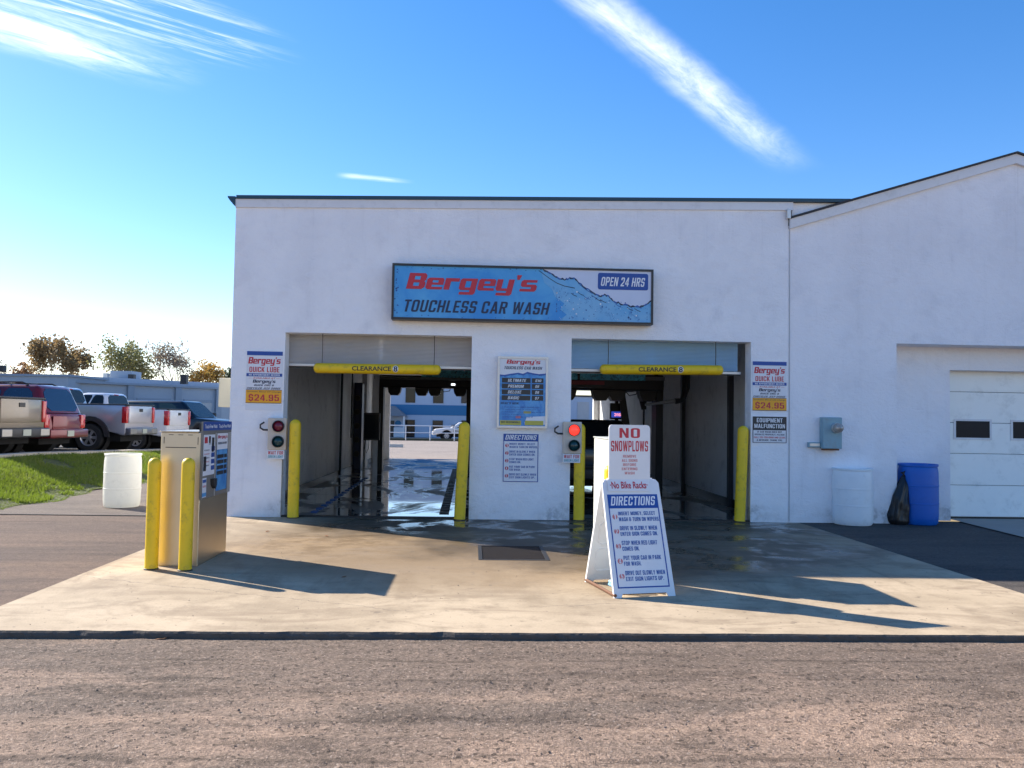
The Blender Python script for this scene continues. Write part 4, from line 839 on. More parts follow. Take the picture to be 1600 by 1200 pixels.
# electric meter
mbx = mat('blue grey meter paint', (0.23, 0.38, 0.44), .5, var=.12, dirt=(.25, .15, .08), dirt_amt=.3)
xa, xb, za, zb = wall_rect(1284, 652, 1314, 701, GY-.1)
q = thing('electric_meter', 'blue grey electric meter cabinet with glass dial on the white garage wall', 'electric meter', (xa, GY, za))
MB().rbox(xa, xb, GY-.15, GY-.001, za, zb, .012).build('cabinet', mbx, q)
xm, zm = (xa+xb)/2+.06, za+(zb-za)*.66
mm = MB(); mm.lathe([(.085, -.15), (.085, -.19), (.078, -.20)], (xm, GY, zm), 'y', 20); mm.build('dial_ring', M_alu, q, smooth=40)
mm = MB(); mm.lathe([(.077, -.20), (.074, -.26), (.055, -.30), (.0, -.31)], (xm, GY, zm), 'y', 20); mm.build('glass_dome', mat('meter glass', (.42, .38, .34), .12, metal=.3, var=.5, scale=25), q, smooth=True)
x2, x3, z2, z3 = wall_rect(1263, 691, 1283, 699, GY-.05)
MB().rbox(x2, xa-.003, GY-.07, GY-.001, z2, z3, .006).build('side_box', mbx, q)
MB().box(x2+.02, xa-.02, GY-.074, GY-.071, z2+.02, z3-.02).build('side_label', M_alu, q)
MB().rbox(xa+.03, xb-.04, GY-.13, GY-.002, za-.028, za-.002, .004).build('rusty_edge', M_rust, q)
xa, xb, za, zb = wall_rect(1229, 327, 1235, 342, FY-.05)
q = thing('wall_bracket', 'small grey metal bracket high on the seam between the two white walls', 'bracket', (xa, FY, za))
MB().rbox(xa, xb, FY-.08, FY-.026, za, zb, .008).build('plate', M_alu, q); MB().tube([((xa+xb)/2, FY-.06, za), ((xa+xb)/2, FY-.06, za-.12)], .008, 6).build('wire', M_dark, q)

# ================================================================== SIGNS ON THE WALL
def board(name, label, cat, px, Y, depth, m_edge, group=None):
    xa, xb, za, zb = wall_rect(*px, Y); q = thing(name, label, cat, (xa, Y+depth, za), group=group)
    MB().box(xa, xb, Y, Y+depth, za, zb).build('board', m_edge, q)
    return q, Sheet((xa, Y-.0002, za), X3, Z3, FRONT, xb-xa, zb-za)
# main sign
Y = FY-.22; xa, xb, za, zb = wall_rect(612, 416, 1021, 503, Y)
q = thing('main_sign', 'wide blue sign box reading TOUCHLESS CAR WASH above the bays', 'sign', (xa, FY, za))
fb = .035; f_ = MB(); f_.box(xa, xb, Y, FY-.001, za, za+fb); f_.box(xa, xb, Y, FY-.001, zb-fb, zb); f_.box(xa, xa+fb, Y, FY-.001, za+fb, zb-fb); f_.box(xb-fb, xb, Y, FY-.001, za+fb, zb-fb)
f_.build('frame', M_frame, q)
MB().box(xa+fb, xb-fb, Y+.02, Y+.05, za+fb, zb-fb).build('panel', M_water, q)
s = Sheet((xa+fb, Y+.0195, za+fb), X3, Z3, FRONT, xb-xa-2*fb, zb-za-2*fb)
ks = [(.575, 1.0), (.60, .95), (.63, .86), (.66, .82), (.685, .86), (.70, .84), (.72, .75), (.745, .65), (.775, .58), (.80, .50), (.815, .545), (.83, .53), (.85, .43), (.88, .37), (.92, .33), (.955, .32), (.98, .36), (1.0, .44)]
crest = []
for i in range(len(ks)-1):
    for t in (0, .25, .5, .75):
        crest.append((ks[i][0]+(ks[i+1][0]-ks[i][0])*t, ks[i][1]+(ks[i+1][1]-ks[i][1])*t+(random.uniform(-.016, .016) if i else 0)))
crest.append((1.0, .44))
s.poly(crest+[(1.0, 1.0)], mat('pale print', (.60, .66, .80), .5, var=.06, scale=4), 1)
s.poly([(.575, .99)]+crest[1:]+[(1.0, 0), (.64, 0), (.67, .12), (.645, .22), (.66, .34), (.625, .46), (.61, .62), (.58, .74), (.57, .9)], M_foam, 2)
for i in range(len(crest)-1):
    (a0, b0), (a1, b1) = crest[i], crest[i+1]; d0, d1 = (.018+.022*abs(math.sin(k_*1.3)) for k_ in (i, i+1)); s.poly([(a0, b0-d0), (a1, b1-d1), (a1, b1), (a0, b0)], M_ink if i % 5 < 3 else M_blueink, 3)
def sweep(pts, m, t0=.016):
    for (a0, b0), (a1, b1) in zip(pts, pts[1:]): s.poly([(a0, b0-t0), (a1, b1-t0), (a1, b1), (a0, b0)], m, 3)
sweep([(.558, .98), (.575, .92), (.60, .83), (.63, .74), (.66, .685), (.69, .66), (.70, .65)], M_ink); sweep([(.70, .84), (.72, .72), (.745, .62), (.77, .55)], M_blueink)
for x_, y_ in ((.685, .55), (.712, .57), (.735, .50), (.765, .52), (.78, .47), (.80, .44), (.86, .36), (.905, .30), (.935, .28)): sweep([(x_, y_), (x_+.012, y_-.04), (x_+.024, y_-.06)], random.choice((M_ink, M_blueink)), .014)
for i in range(230):
    x_ = min(max(random.gauss(.78, .12), .63), .985); y_ = random.uniform(.03, max(.06, .62-1.0*(x_-.66)))
    s.disc(x_, y_, random.uniform(.003, .014)*random.choice((.4, .6, 1)), random.choice((M_blueink, M_blueink, M_navy, M_navy, M_blueink, M_whiteink)), 3, 6)
for i in range(26): s.disc(random.uniform(.002, .018), random.uniform(.05, .95), random.uniform(.004, .014), M_navy, 1, 7)
for i in range(40): s.disc(random.uniform(.02, .6), random.choice((random.uniform(.005, .05), random.uniform(.95, .99))), random.uniform(.003, .010), M_navy, 1, 7)
s.logo(.045, .465, .555, .87, M_red, 4)
s.text('TOUCHLESS CAR WASH', .042, .11, .605, .345, M_ink, 4, .045, .22)
s.rrect(.79, .63, .988, .955, .03, M_navy, 4)
s.text('OPEN 24 HRS', .802, .70, .976, .875, M_whiteink, 5, .03, .2)
s.build(q)

def quick_lube(px, label, flyer):
    q, s = board('price_sign', label, 'sign', px, FY-.012, .010, M_paper, 'oil change price signs')
    s.rect(0, .915, 1, 1, M_navy); s.logo(.04, .70, .95, .88, M_red); s.text('QUICK LUBE', .08, .565, .92, .675, M_red, 2, .04)
    s.rect(0, .475, 1, .54, M_navy); s.text('NO APPOINTMENT NEEDED', .07, .49, .93, .527, M_whiteink, 2, .02)
    s.text('— AVAILABLE AT —', .06, .425, .94, .458, M_red, 2, .01, .2); s.logo(.18, .325, .82, .41, M_ink)
    s.text('BUICK GMC &', .22, .275, .78, .312, M_ink, 2, .02, .2); s.text('CHRYSLER JEEP DODGE', .02, .21, .97, .248, M_ink, 2, .02, .2)
    s.rect(0, .0, 1, .19, M_gold) if False else s.rect(0, -.07, 1, .19, M_gold)
    s.rect(0, .19, 1, .2, M_ink); s.rect(0, -.08, 1, -.07, M_ink)
    s.text('Synthetic Blend Oil Change', .02, .135, .97, .175, M_ink, 2, .0, .2); s.text('$24.95', .08, -.045, .93, .115, M_red, 2, .05)
    s.build(q)
    if flyer:
        pass
# the orange strip hangs a little below the printed sheet, so the board reaches below it
def ql(px, label, flyer):
    x0, y0, x1, y1 = px; quick_lube((x0, y0, x1, y1), label, flyer)
ql((385, 549, 441, 624), 'red and navy QUICK LUBE $24.95 price sign left of the left bay', True)
ql((1176, 565, 1229, 636), 'red and navy QUICK LUBE $24.95 price sign right of the right bay', False)
xa, xb, za, zb = wall_rect(383, 632, 440, 638, FY-.01); tag(MB().box(xa, xb, FY-.006, FY-.001, za-.03, zb-.005).build('paper_strip', M_paper), 'thin white paper strip under the price sign left of the left bay', 'paper')
q, s = board('warning_sign', 'black and white EQUIPMENT MALFUNCTION notice right of the right bay', 'sign', (1176, 651, 1229, 692), FY-.012, .010, M_paper)
s.rect(0, .5, 1, 1, M_blackink); s.text('EQUIPMENT', .12, .78, .88, .94, M_whiteink, 2, .04); s.text('MALFUNCTION', .05, .56, .95, .72, M_whiteink, 2, .04)
s.border(0, 0, 1, .5, .02, .02, M_ink)
for i, t_ in enumerate(('IF CAR WASH DOES NOT', 'OPERATE PROPERLY, PLEASE', 'CALL 215-799-6000 AND LEAVE', 'A MESSAGE. THANK YOU.')):
    b_ = .385-.105*i; ww = (.36, .44, .46, .38)[i]; s.text(t_, .5-ww, b_, .5+ww, b_+.065, M_red if i == 2 else M_ink, 2, .02)
s.build(q)
# menu board
Y = FY-.10; xa, xb, za, zb = wall_rect(777, 557, 856, 669, Y)
q = thing('menu_board', 'framed blue wash menu with four prices on the pier between the bays', 'menu board', (xa, FY, za))
fb = .035; f_ = MB(); f_.box(xa, xb, Y, FY-.001, za, za+fb); f_.box(xa, xb, Y, FY-.001, zb-fb, zb); f_.box(xa, xa+fb, Y, FY-.001, za+fb, zb-fb); f_.box(xb-fb, xb, Y, FY-.001, za+fb, zb-fb); f_.build('frame', M_alu, q)
MB().box(xa+fb, xb-fb, Y+.015, Y+.03, za+fb, zb-fb).build('panel', M_paper, q)
s = Sheet((xa+fb, Y+.0145, za+fb), X3, Z3, FRONT, xb-xa-2*fb, zb-za-2*fb)
wv = [(0, .76), (.1, .755), (.25, .775), (.4, .79), (.5, .775), (.6, .805), (.7, .79), (.85, .775), (1, .785)]
s.poly([(0, .0), (1, .0)]+wv[::-1], M_menu, 1)
for i in range(len(wv)-1): (a, b), (c, d) = wv[i], wv[i+1]; s.poly([(a, b-.03), (c, d-.022), (c, d), (a, b)], M_blueink, 2)
s.logo(.14, .905, .88, .985, M_red); s.text('TOUCHLESS CAR WASH', .1, .84, .92, .885, M_ink, 2, .04, .2)
for i, (n_, p_) in enumerate((('ULTIMATE', '$10'), ('PREMIUM', '$9'), ('DELUXE', '$8'), ('BASIC', '$7'))):
    b_ = .64-.087*i; s.rect(.05, b_, .67, b_+.072, M_blackink, 2); s.rect(.70, b_, .95, b_+.072, M_blackink, 2)
    s.text(n_, .18, b_+.014, .18+.05*len(n_), b_+.058, M_whiteink, 3, .02, .2); s.text(p_, .77, b_+.014, .77+.045*len(p_), b_+.058, M_whiteink, 3, .02, .2)
s.text("HERE'S HOW:", .03, .318, .44, .35, M_ink, 2, .04, .2)
for i, (t_, ww) in enumerate((('1. Push button to select desired wash', .80), ('2. Insert bills, coins or credit card', .72), ('3. Pull forward when ENTER light turns on', .90), ('4. Drive in slowly', .36), ('5. Stop when RED light comes on', .66))):
    b_ = .268-.037*i; s.text(t_, .07, b_, .07+ww, b_+.024, M_blueink, 3, .01)
s.rect(.525, .187, .69, .222, M_olive, 2); s.rect(.36, .113, .47, .148, M_redpale, 2)
s.poly([(.55, .04), (1, .02), (1, .15), (.6, .135)], M_whiteink, 2)
s.rect(.02, .01, .48, .08, M_olive, 2); s.rect(.56, .012, .96, .08, M_olive, 3); s.text('NOT RESPONSIBLE', .05, .04, .45, .066, M_ink, 3, .01)
s.build(q)
def directions(s, fs=1.0, faded=None):
    rc = faded or M_red
    s.border(0, 0, 1, .86, .022, .014, M_navy); s.rect(0, .86, 1, 1, M_navy)
    s.text('DIRECTIONS', .05, .878, .95, .978, M_whiteink, 2, .05, .22)
    L = (('INSERT MONEY, SELECT', 'WASH & TURN ON WIPERS.'), ('DRIVE IN SLOWLY WHEN', 'ENTER SIGN COMES ON.'), ('STOP WHEN RED LIGHT', 'COMES ON.'), ('PUT YOUR CAR IN PARK', 'FOR WASH.'), ('DRIVE OUT SLOWLY WHEN', 'EXIT SIGN LIGHTS UP.'))
    for i, (a, b) in enumerate(L):
        y_ = .77-.158*i; s.disc(.105, y_-.015, .05*s.w, rc, 1); s.text(str(i+1), .085, y_-.045, .122, y_+.015, M_whiteink, 2, .03)
        s.text(a, .175, y_-.005, .175+.0365*len(a), y_+.04, M_blueink, 2, .03); s.text(b, .175, y_-.065, .175+.0365*len(b), y_-.022, M_blueink, 2, .03)
q, s = board('direction_sign', 'small blue bordered DIRECTIONS sheet on the pier under the menu board', 'sign', (786, 678, 841, 753), FY-.012, .010, M_paper)
directions(s); s.build(q)

# traffic lights
M_redlit = emit('lit red lens', (1.0, .03, .02), 1.3, (.5, .01, .01)); M_redoff = mat('unlit red lens', (.16, .012, .03), .15, var=.2, scale=30); M_grnoff = mat('unlit green lens', (.010, .05, .055), .15, var=.2, scale=30)
def signal(px, lit, label, l2):
    Y = FY-.13; xa, xb, za, zb = wall_rect(*px, Y); q = thing('signal_lamp', label, 'traffic light', (xa, FY, za), group='entry signal lamps')
    MB().rbox(xa, xb, Y, FY-.002, za, zb, .012).build('housing', M_beige, q)
    hh = zb-za
    for k, m_ in ((.74, M_redlit if lit else M_redoff), (.26, M_grnoff)):
        xm, zm = (xa+xb)/2+.025, za+hh*k
        v = MB(); v.lathe([(.092, 0), (.092, -.05), (.085, -.055), (.085, 0)], (xm, Y-.0, zm), 'y', 24); v.build('visor', M_dark, q, smooth=40)
        l = MB(); l.lathe([(.083, -.012), (.06, -.032), (.03, -.042), (0, -.045)], (xm, Y, zm), 'y', 24); l.build('lens', m_, q, smooth=True)
    h = MB(); h.tube([(xa, Y+.06, za+hh*.62), (xa-.08, Y+.06, za+hh*.62), (xa-.13, Y+.06, za+hh*.68), (xa-.13, Y+.06, za+hh*.78), (xa-.07, Y+.06, za+hh*.86)], .014, 8); h.build('conduit', M_dark, q, smooth=True)
    MB().rbox(xa+.0, xb-.02, Y+.002, Y+.02, za-.145, za-.004, .004).build('label_plate', M_paper, q)
    s = Sheet((xa, Y+.0015, za-.145), X3, Z3, FRONT, xb-xa-.02, .141)
    s.text('WAIT FOR', .06, .52, .94, .9, M_red, 1, .04); s.text(l2, .07, .14, .93, .42, M_teal_ink, 1, .03); s.build(q)
signal((418, 653, 447, 703), False, 'beige signal box with unlit red and green lenses left of the left bay', 'GREEN LIGHT')
signal((880, 659, 909, 709), True, 'beige signal box with glowing red lens beside the right bay', 'GREEN LIGHT')

# clearance bars
def clear_bar(px0, px1, pyc, lab, wires):
    Y = FY+.12; a, b = fp(px0, pyc[0], Y), fp(px1, pyc[1], Y); r = .082
    q = thing('clearance_bar', lab, 'clearance bar', ((a[0]+b[0])/2, Y, a[2]), group='yellow clearance bars')
    mb = MB(); L = b[0]-a[0]; prof = [(0, 0)]+[(r*math.sin(t), r*.8*(1-math.cos(t))) for t in np.linspace(.2, math.pi/2, 6)]
    prof += [(r_, L-h) for r_, h in prof[::-1]]
    n = 28; vs = []; fs = []
    for r_, h in prof:
        f = h/L; cz_ = a[2]+(b[2]-a[2])*f
        vs += [(a[0]+h, Y+r_*math.cos(2*math.pi*k/n), cz_+r_*math.sin(2*math.pi*k/n)) for k in range(n)]
    for i in range(len(prof)-1):
        for k in range(n): fs.append((i*n+k, i*n+(k+1) % n, (i+1)*n+(k+1) % n, (i+1)*n+k))
    mb.add(vs, fs); mb.build('tube', M_yellow, q, smooth=True)
    # lettering wrapped on the front of the tube
    lm = MB(); v, f, asp = text_mesh('CLEARANCE', .025, 0, True); f = [tuple(t) for t in f]
    def wrap(v, x0, x1, h, zo=0.0):
        out = []
        for a_, b_ in v:
            x = x0+a_*(x1-x0); t = (b_-.5)*h/r; rr_ = r+.003; fz = a[2]+(b[2]-a[2])*((x-a[0])/L); out.append((x, Y-rr_*math.cos(t), fz+zo+rr_*math.sin(t)))
        return out
    def strips(v, f):
        bm = bmesh.new(); vs_ = [bm.verts.new((p[0], p[1], 0)) for p in v]
        for t in f:
            try: bm.faces.new([vs_[i] for i in t])
            except ValueError: pass
        for k in range(1, 8): bmesh.ops.bisect_plane(bm, geom=bm.verts[:]+bm.edges[:]+bm.faces[:], plane_co=(0, k/8, 0), plane_no=(0, 1, 0))
        bm.verts.index_update(); o_ = ([v_.co[:2] for v_ in bm.verts], [tuple(v_.index for v_ in f_.verts) for f_ in bm.faces]); bm.free(); return o_
    v, f = strips(v, f)
    lm.add(wrap(v, a[0]+L*.305, a[0]+L*.61, .072), f, 0)
    xs = a[0]+L*.645; R_ = .056; cv, cf = strips([((1+math.cos(k*math.pi/12))/2, (1+math.sin(k*math.pi/12))/2) for k in range(24)], [tuple(range(24))])
    lm.add([(x, y+.001, z) for x, y, z in wrap(cv, xs-R_*.8, xs+R_*.8, R_*2)], cf, 1)
    v, f, asp = text_mesh('8', .02, 0, True); v, f = strips(v, f); lm.add([(x, y-.002, z) for x, y, z in wrap(v, xs-.031, xs+.031, .088)], f, 0)
    lm.build('lettering', [M_blackink, M_whiteink], q)
    for wx in wires:
        x = fp(wx, pyc[0], Y)[0]; wz = a[2]+(b[2]-a[2])*((x-a[0])/L)
        MB().tube([(x, Y, wz+r-.005), (x+.004, Y, wz+.25), (x, Y, DH)], .006, 6).build('hanger_cable', M_black, q)
clear_bar(490, 689, (575, 578), 'yellow CLEARANCE 8 bar hanging across the left bay', (503, 678))
clear_bar(937, 1130, (577, 578.5), 'yellow CLEARANCE 8 bar hanging across the right bay', (950, 1118))

# ================================================================== BOLLARDS
def bollard(base, h, label, r=.082, lean=0.0):
    q = thing('bollard', label, 'bollard', base, group='yellow safety bollards')
    mb = MB(); prof = [(r*1.02, 0), (r*1.03, .01), (r, .04)]+[(r, h*k/6) for k in range(1, 6)]+[(r*math.cos(t), h-r+r*math.sin(t)) for t in np.linspace(0, 1.45, 8)]+[(0.0, h)]
    mb.lathe(prof, (0, 0, 0), 'z', 28); mb.build('sleeve', M_yellow, q, smooth=True, local=True)
    c = MB(); c.lathe([(r*1.10, 0.002), (r*1.10, .012), (r*1.0, .016)], (0, 0, 0), 'z', 28); c.build('foot_collar', M_dark, q, smooth=40, local=True)
    q.rotation_euler = (0, lean, 0); return q
for px, py, ptop, lean, lab in ((458, 809, 655, 0.0, 'yellow bollard at the left jamb of the left bay'), (718, 812, 659, .035, 'slightly leaning yellow bollard at the right jamb of the left bay'),
                      (904, 813, 701, 0, 'yellow bollard below the glowing red signal box'), (1155, 815, 665, .035, 'yellow bollard at the right jamb of the right bay')):
    b = gp(px, py); b[1] -= .02
    top = fp(px, ptop, b[1])[2] if px != 904 else 1.56
    bollard((float(b[0]), float(b[1]), 0), float(top), lab, .088, lean)
kb_ = []
for px, py, ptop, lab in ((235, 890, 715, 'left of the two yellow bollards in front of the stainless pay station'), (288, 892, 715, 'right of the two yellow bollards in front of the stainless pay station')):
    b = gp(px, py); b[1] += .02; kb_.append(bollard((float(b[0]), float(b[1]), 0), float(fp(px, ptop, b[1])[2]), lab, .066))
KD = (4.72, -.32, 0)
dup(kb_[0], (4.73, -.15, 0), 'yellow bollard mostly hidden behind the left part of the folding sign'); dup(kb_[1], (4.70, -.15, 0), 'yellow bollard showing its rounded top right of the NO SNOWPLOWS plate')

# ================================================================== PAY STATIONS
KX0, KX1, KY0, KY1, KH = -3.29, -2.87, 9.0, 10.02, 1.41
q = thing('pay_station', 'stainless steel pay station with printed panels beside the two yellow bollards', 'pay station', ((KX0+KX1)/2, (KY0+KY1)/2, 0), group='pay stations')
MB().rbox(KX0, KX1, KY0, KY1, 0.0, KH, .006, 1).build('cabinet', M_steel, q)
MB().rbox(KX0-.012, KX1-.03, KY0-.012, KY1+.012, KH+.001, KH+.012, .003, 1).build('lid', M_steel, q)
sl_ = MB(); sl_.box(KX0+.05, KX1-.05, KY0-.003, KY0-.0005, KH-.165, KH-.157); sl_.box(KX0+.03, KX0+.036, KY0-.003, KY0-.0005, KH-.12, KH-.05); sl_.box(KX1-.036, KX1-.03, KY0-.003, KY0-.0005, KH-.13, KH-.05)
for i in range(3): sl_.box(KX0+.08+i*.1, KX0+.13+i*.1, KY0-.003, KY0-.0005, KH-.03, KH-.024)
build_each(sl_, 'vent_slot', M_dark, q)
M_face = mat('dark reflection face plate', (0.22, 0.205, 0.18), .55, metal=.2, var=.15)  # dark reflection in the steel side painted as plate colour
xf = KX1
MB().box(xf+.001, xf+.02, KY0-.01, KY1+.01, .70, KH+.115).build('face_panel', M_face, q)
MB().box(xf-.03, xf+.0, KY0+.02, KY1-.02, KH+.013, KH+.1).build('header_box', M_dark, q)
s = Sheet((xf+.0205, KY0-.01, .70), (0, 1, 0), Z3, (1, 0, 0), KY1-KY0+.02, KH+.115-.70)
s.rect(0, .885, 1, 1, M_navy); s.text('Touch-Free Wash', .05, .915, .46, .965, M_whiteink, 2, .02); s.text('Touch-Free Wash', .52, .915, .96, .965, M_whiteink, 2, .02)
s.rect(.02, .30, .40, .83, M_paper); s.rect(.02, .02, .15, .27, M_paper); s.rect(.02, .03, .15, .08, M_menu, 2)
for i in range(4): s.rect(.28, .36+.085*i, .39, .42+.085*i, M_navy, 2)
for i in range(5): s.text('SELECT WASH AND PAY', .05, .42+.05*i, .22, .437+.05*i, M_redpale if i % 2 else M_ink, 2)
s.rect(.05, .72, .15, .80, M_red, 2); s.rect(.19, .72, .25, .81, M_blackink, 2); s.rect(.29, .60, .37, .79, M_blackink, 2); s.rect(.03, .36, .12, .55, M_blackink, 2); s.text('INSERT', .2, .70, .26, .715, M_ink, 2)
s.rect(.03, .21, .14, .25, M_blueink, 2); s.text('CARDS', .035, .15, .14, .175, M_redpale, 2)
s.rect(.47, .06, .86, .84, M_menu); s.rect(.47, .62, .86, .84, M_paper, 2); s.logo(.49, .76, .84, .815, M_red, 3); s.text('TOUCHLESS CAR WASH', .50, .69, .82, .72, M_ink, 3, .03, .2)
for i in range(4): s.rect(.49, .50-.075*i, .72, .55-.075*i, M_blackink, 2); s.rect(.74, .50-.075*i, .84, .55-.075*i, M_blackink, 2)
s.rect(.415, .0, .445, .85, M_alu); s.rect(.88, .0, .99, .85, M_alu)
s.build(q)
n_ = MB(); n_.prism([(KY0+.3, .83), (KY0+.36, .79), (KY0+.4, .83), (KY0+.4, .90), (KY0+.28, .90)], 'x', xf+.02, xf+.06); n_.build('coin_cup', M_dark, q)
k2 = dup(q, KD, 'second pay station, its pale back showing behind the left edge of the folding sign')
for ch in k2.children:
    if ch.name.startswith(('cabinet', 'lid')):
        ch.data = ch.data.copy(); ch.data.materials[0] = M_white_cab if False else mat('pale enamel', (0.56, 0.57, 0.52), .5, var=.12, dirt=(.4, .38, .3), dirt_amt=.4)

# ================================================================== FOLDING SIGN
A = gp(960, 935); B = gp(1056, 931); C_ = gp(908, 909)
uu = (B-A)/np.linalg.norm(B-A); bk = np.array([-uu[1], uu[0], 0]); Wd = .605; sp = float(np.dot(C_-A, bk)); HT = 1.045
fs_ = thing('folding_sign', 'white A-frame DIRECTIONS board standing on the sunlit concrete', 'sandwich board', A+uu*Wd/2+bk*sp/2)
def panel(o, u, back, name):
    # leaning panel: bottom edge o..o+u*W, top edge at the ridge; thickness toward inside
    top = o+back*sp*.5*.96+np.array([0, 0, HT]); vdir = (top-o); Lp = np.linalg.norm(vdir); vdir = vdir/Lp
    n = np.cross(u, vdir); n = n/np.linalg.norm(n)
    if np.dot(n, back) > 0: n = -n
    return vdir, n, Lp
vF, nF, Lp = panel(A, uu, bk, '')
def slabp(o, u, v, n, w, h, t, mb, inset=0.0, chamf=0.035):
    pts = [(0, .05), (.06, .05), (.07, 0), (.0, 0)]
    out = [(0, 0), (.07, 0), (.085, .035), (w-.085, .035), (w-.07, 0), (w, 0), (w-.012, h-chamf), (w-.04, h), (.04, h), (.012, h-chamf)]
    k = len(out); f_ = [tuple(o+u*a+v*b) for a, b in out]; b_ = [tuple(np.array(p)-n*t) for p in f_]
    tris = tessellate_polygon([[Vector((a, b, 0)) for a, b in out]])
    mb.add(f_+b_, [tuple(t_) for t_ in tris]+[tuple(i+k for i in t_)[::-1] for t_ in tris]+[(i, (i+1) % k, (i+1) % k+k, i+k) for i in range(k)])
mb = MB(); slabp(A, uu, vF, nF, Wd, Lp, .03, mb); mb.build('front_panel', M_offwhite, fs_)
s = Sheet(A+uu*.045+vF*.085+nF*.0003, uu, vF, nF, Wd-.09, Lp*.79-.0)
directions(s, faded=M_redpale); s.build(fs_)
o2 = A+bk*sp; vB, nB, _ = panel(o2+uu*Wd, -uu, -bk, '')
mb = MB(); slabp(o2+uu*Wd, -uu, vB, nB, Wd, Lp, .03, mb)
mb.build('rear_panel', M_offwhite, fs_)
em = MB()
for r_ in range(3):
    for c__ in range(2):
        b0 = o2+uu*Wd-nB*.031; x0, x1 = .06+.26*c__, .28+.26*c__; y0, y1 = .14+.29*r_, .38+.29*r_
        ring = [b0-uu*(x0+(x1-x0)*a)+vB*(y0+(y1-y0)*b) for a, b in ((.15, 0), (.85, 0), (1, .15), (1, .85), (.85, 1), (.15, 1), (0, .85), (0, .15), (.15, 0))]
        em.tube([tuple(p) for p in ring], .006, 6)
em.build('embossing', M_offwhite, fs_)
hg = MB(); tp = A+bk*sp*.5+np.array([0, 0, HT-.005])
for f in (.12, .82): hg.tube([tuple(tp+uu*Wd*f), tuple(tp+uu*Wd*(f+.06))], .018, 8)
build_each(hg, 'hinge', M_offwhite, fs_)
bar = MB(); bar.tube([tuple(A+uu*.01+bk*.0+np.array([0, 0, .022])), tuple(o2+uu*.01+np.array([0, 0, .022]))], .016, 6); bar.tube([tuple(A+uu*.05+bk*.03+np.array([0, 0, .03])), tuple(A+uu*(Wd-.05)+bk*.03+np.array([0, 0, .03]))], .010, 6); build_each(bar, 'floor_bar', M_rust, fs_)
# plates clipped to the top
ps = thing('prohibition_sign', 'white NO SNOWPLOWS plate clipped upright on top of the folding sign', 'sign', tp+uu*Wd*.45)
po = tp+uu*(Wd*.13)-bk*.03+np.array([0, 0, -.10]); PW, PH = .425, .63
pl = MB(); rr = .03; out = [(0, 0), (PW, 0), (PW, PH-rr), (PW-rr*.3, PH-rr*.3), (PW-rr, PH), (rr, PH), (rr*.3, PH-rr*.3), (0, PH-rr)]
vz = np.array(Z3)+bk*.02; f_ = [tuple(po+uu*a+vz*b) for a, b in out]; b_ = [tuple(np.array(p)+bk*.012) for p in f_]; k = len(out)
pl.add(f_+b_, [tuple(range(k)), tuple(range(k, 2*k))[::-1]]+[(i, (i+1) % k, (i+1) % k+k, i+k) for i in range(k)]); pl.build('plate', M_offwhite, ps)
s = Sheet(po-bk*.0005, uu, vz, -bk, PW, PH)
s.text('NO', .25, .80, .75, .95, M_red, 1, .07); s.text('SNOWPLOWS', .05, .595, .95, .755, M_red, 1, .045)
for i, (t_, ww) in enumerate((('REMOVE', .16), ('ALL SIGNS', .19), ('BEFORE', .16), ('ENTERING', .19), ('WASH', .12))): s.text(t_, .5-ww, .50-.064*i, .5+ww, .54-.064*i, M_redpale, 1, .03)
s.build(ps)
pb = MB(); bo = A+uu*(.06)+vF*(Lp-.12)+nF*.012; BW, BH = .43, .115
pb.add([tuple(bo+uu*a+vF*b-nF*c) for c in (0, .006) for a, b in ((0, 0), (BW, 0), (BW, BH), (0, BH))], [(0, 1, 2, 3), (7, 6, 5, 4), (0, 4, 5, 1), (1, 5, 6, 2), (2, 6, 7, 3), (3, 7, 4, 0)])
bs = thing('notice_strip', 'white strip reading No Bike Racks at the top of the folding sign', 'sign', bo); pb.build('plate', M_offwhite, bs)
s = Sheet(bo+nF*.0005, uu, vF, nF, BW, BH); s.text('·No Bike Racks·', .05, .22, .95, .82, M_red, 1, .02); s.build(bs)
bag = MB(); bm = bmesh.new(); bmesh.ops.create_icosphere(bm, subdivisions=4, radius=1)
c0 = A+uu*.22+bk*.3
for v in bm.verts:
    k = 1+.16*math.sin(v.co.x*5+1)*math.sin(v.co.y*4)+.05*math.sin(v.co.z*13+v.co.x*9)
    v.co = Vector((c0[0]+v.co.x*.14*k, c0[1]+v.co.y*.17*k, max(.004, .065+v.co.z*.075*k)))
bag.frombm(bm); bm.free(); tag(bag.build('sand_bag', mat('pale blue bag', (.25, .52, .75), .4, var=.15, scale=12, bump=.4, bscale=30), smooth=True), 'pale blue plastic bag weighing down the inside of the folding sign', 'bag')

# ================================================================== DRUMS AND REFUSE BAG
def drum(base, h, r, m, lid, label):
    q = thing('plastic_drum', label, 'drum', base, group='plastic drums')
    mb = MB(); P_ = [(0, 0.004), (r*.90, 0.004), (r*.955, .03), (r*.985, h*.12), (r, h*.30), (r*1.0, h*.335), (r*1.012, h*.34), (r*1.012, h*.355), (r, h*.36), (r*1.0, h*.63), (r*1.012, h*.635), (r*1.012, h*.65), (r, h*.655), (r*.985, h*.86), (r*.95, h*.94), (r*.935, h*.955), (r*.99, h*.962), (r*.995, h*.99), (r*.97, h), (r*.93, h), (r*.92, h*.965)]
    mb.lathe(P_, (0, 0, 0), 'z', 40); mb.build('shell', m, q, smooth=35, local=True)
    l = MB(); l.lathe([(r*.92, h*.965), (r*.5, h*.968), (0, h*.97)], (0, 0, 0), 'z', 40); l.lathe([(.05, h*.969), (.05, h*.985), (0, h*.985)], (r*.5, 0, 0), 'z', 14)
    l.build('drum_head', lid, q, smooth=35, local=True); return q
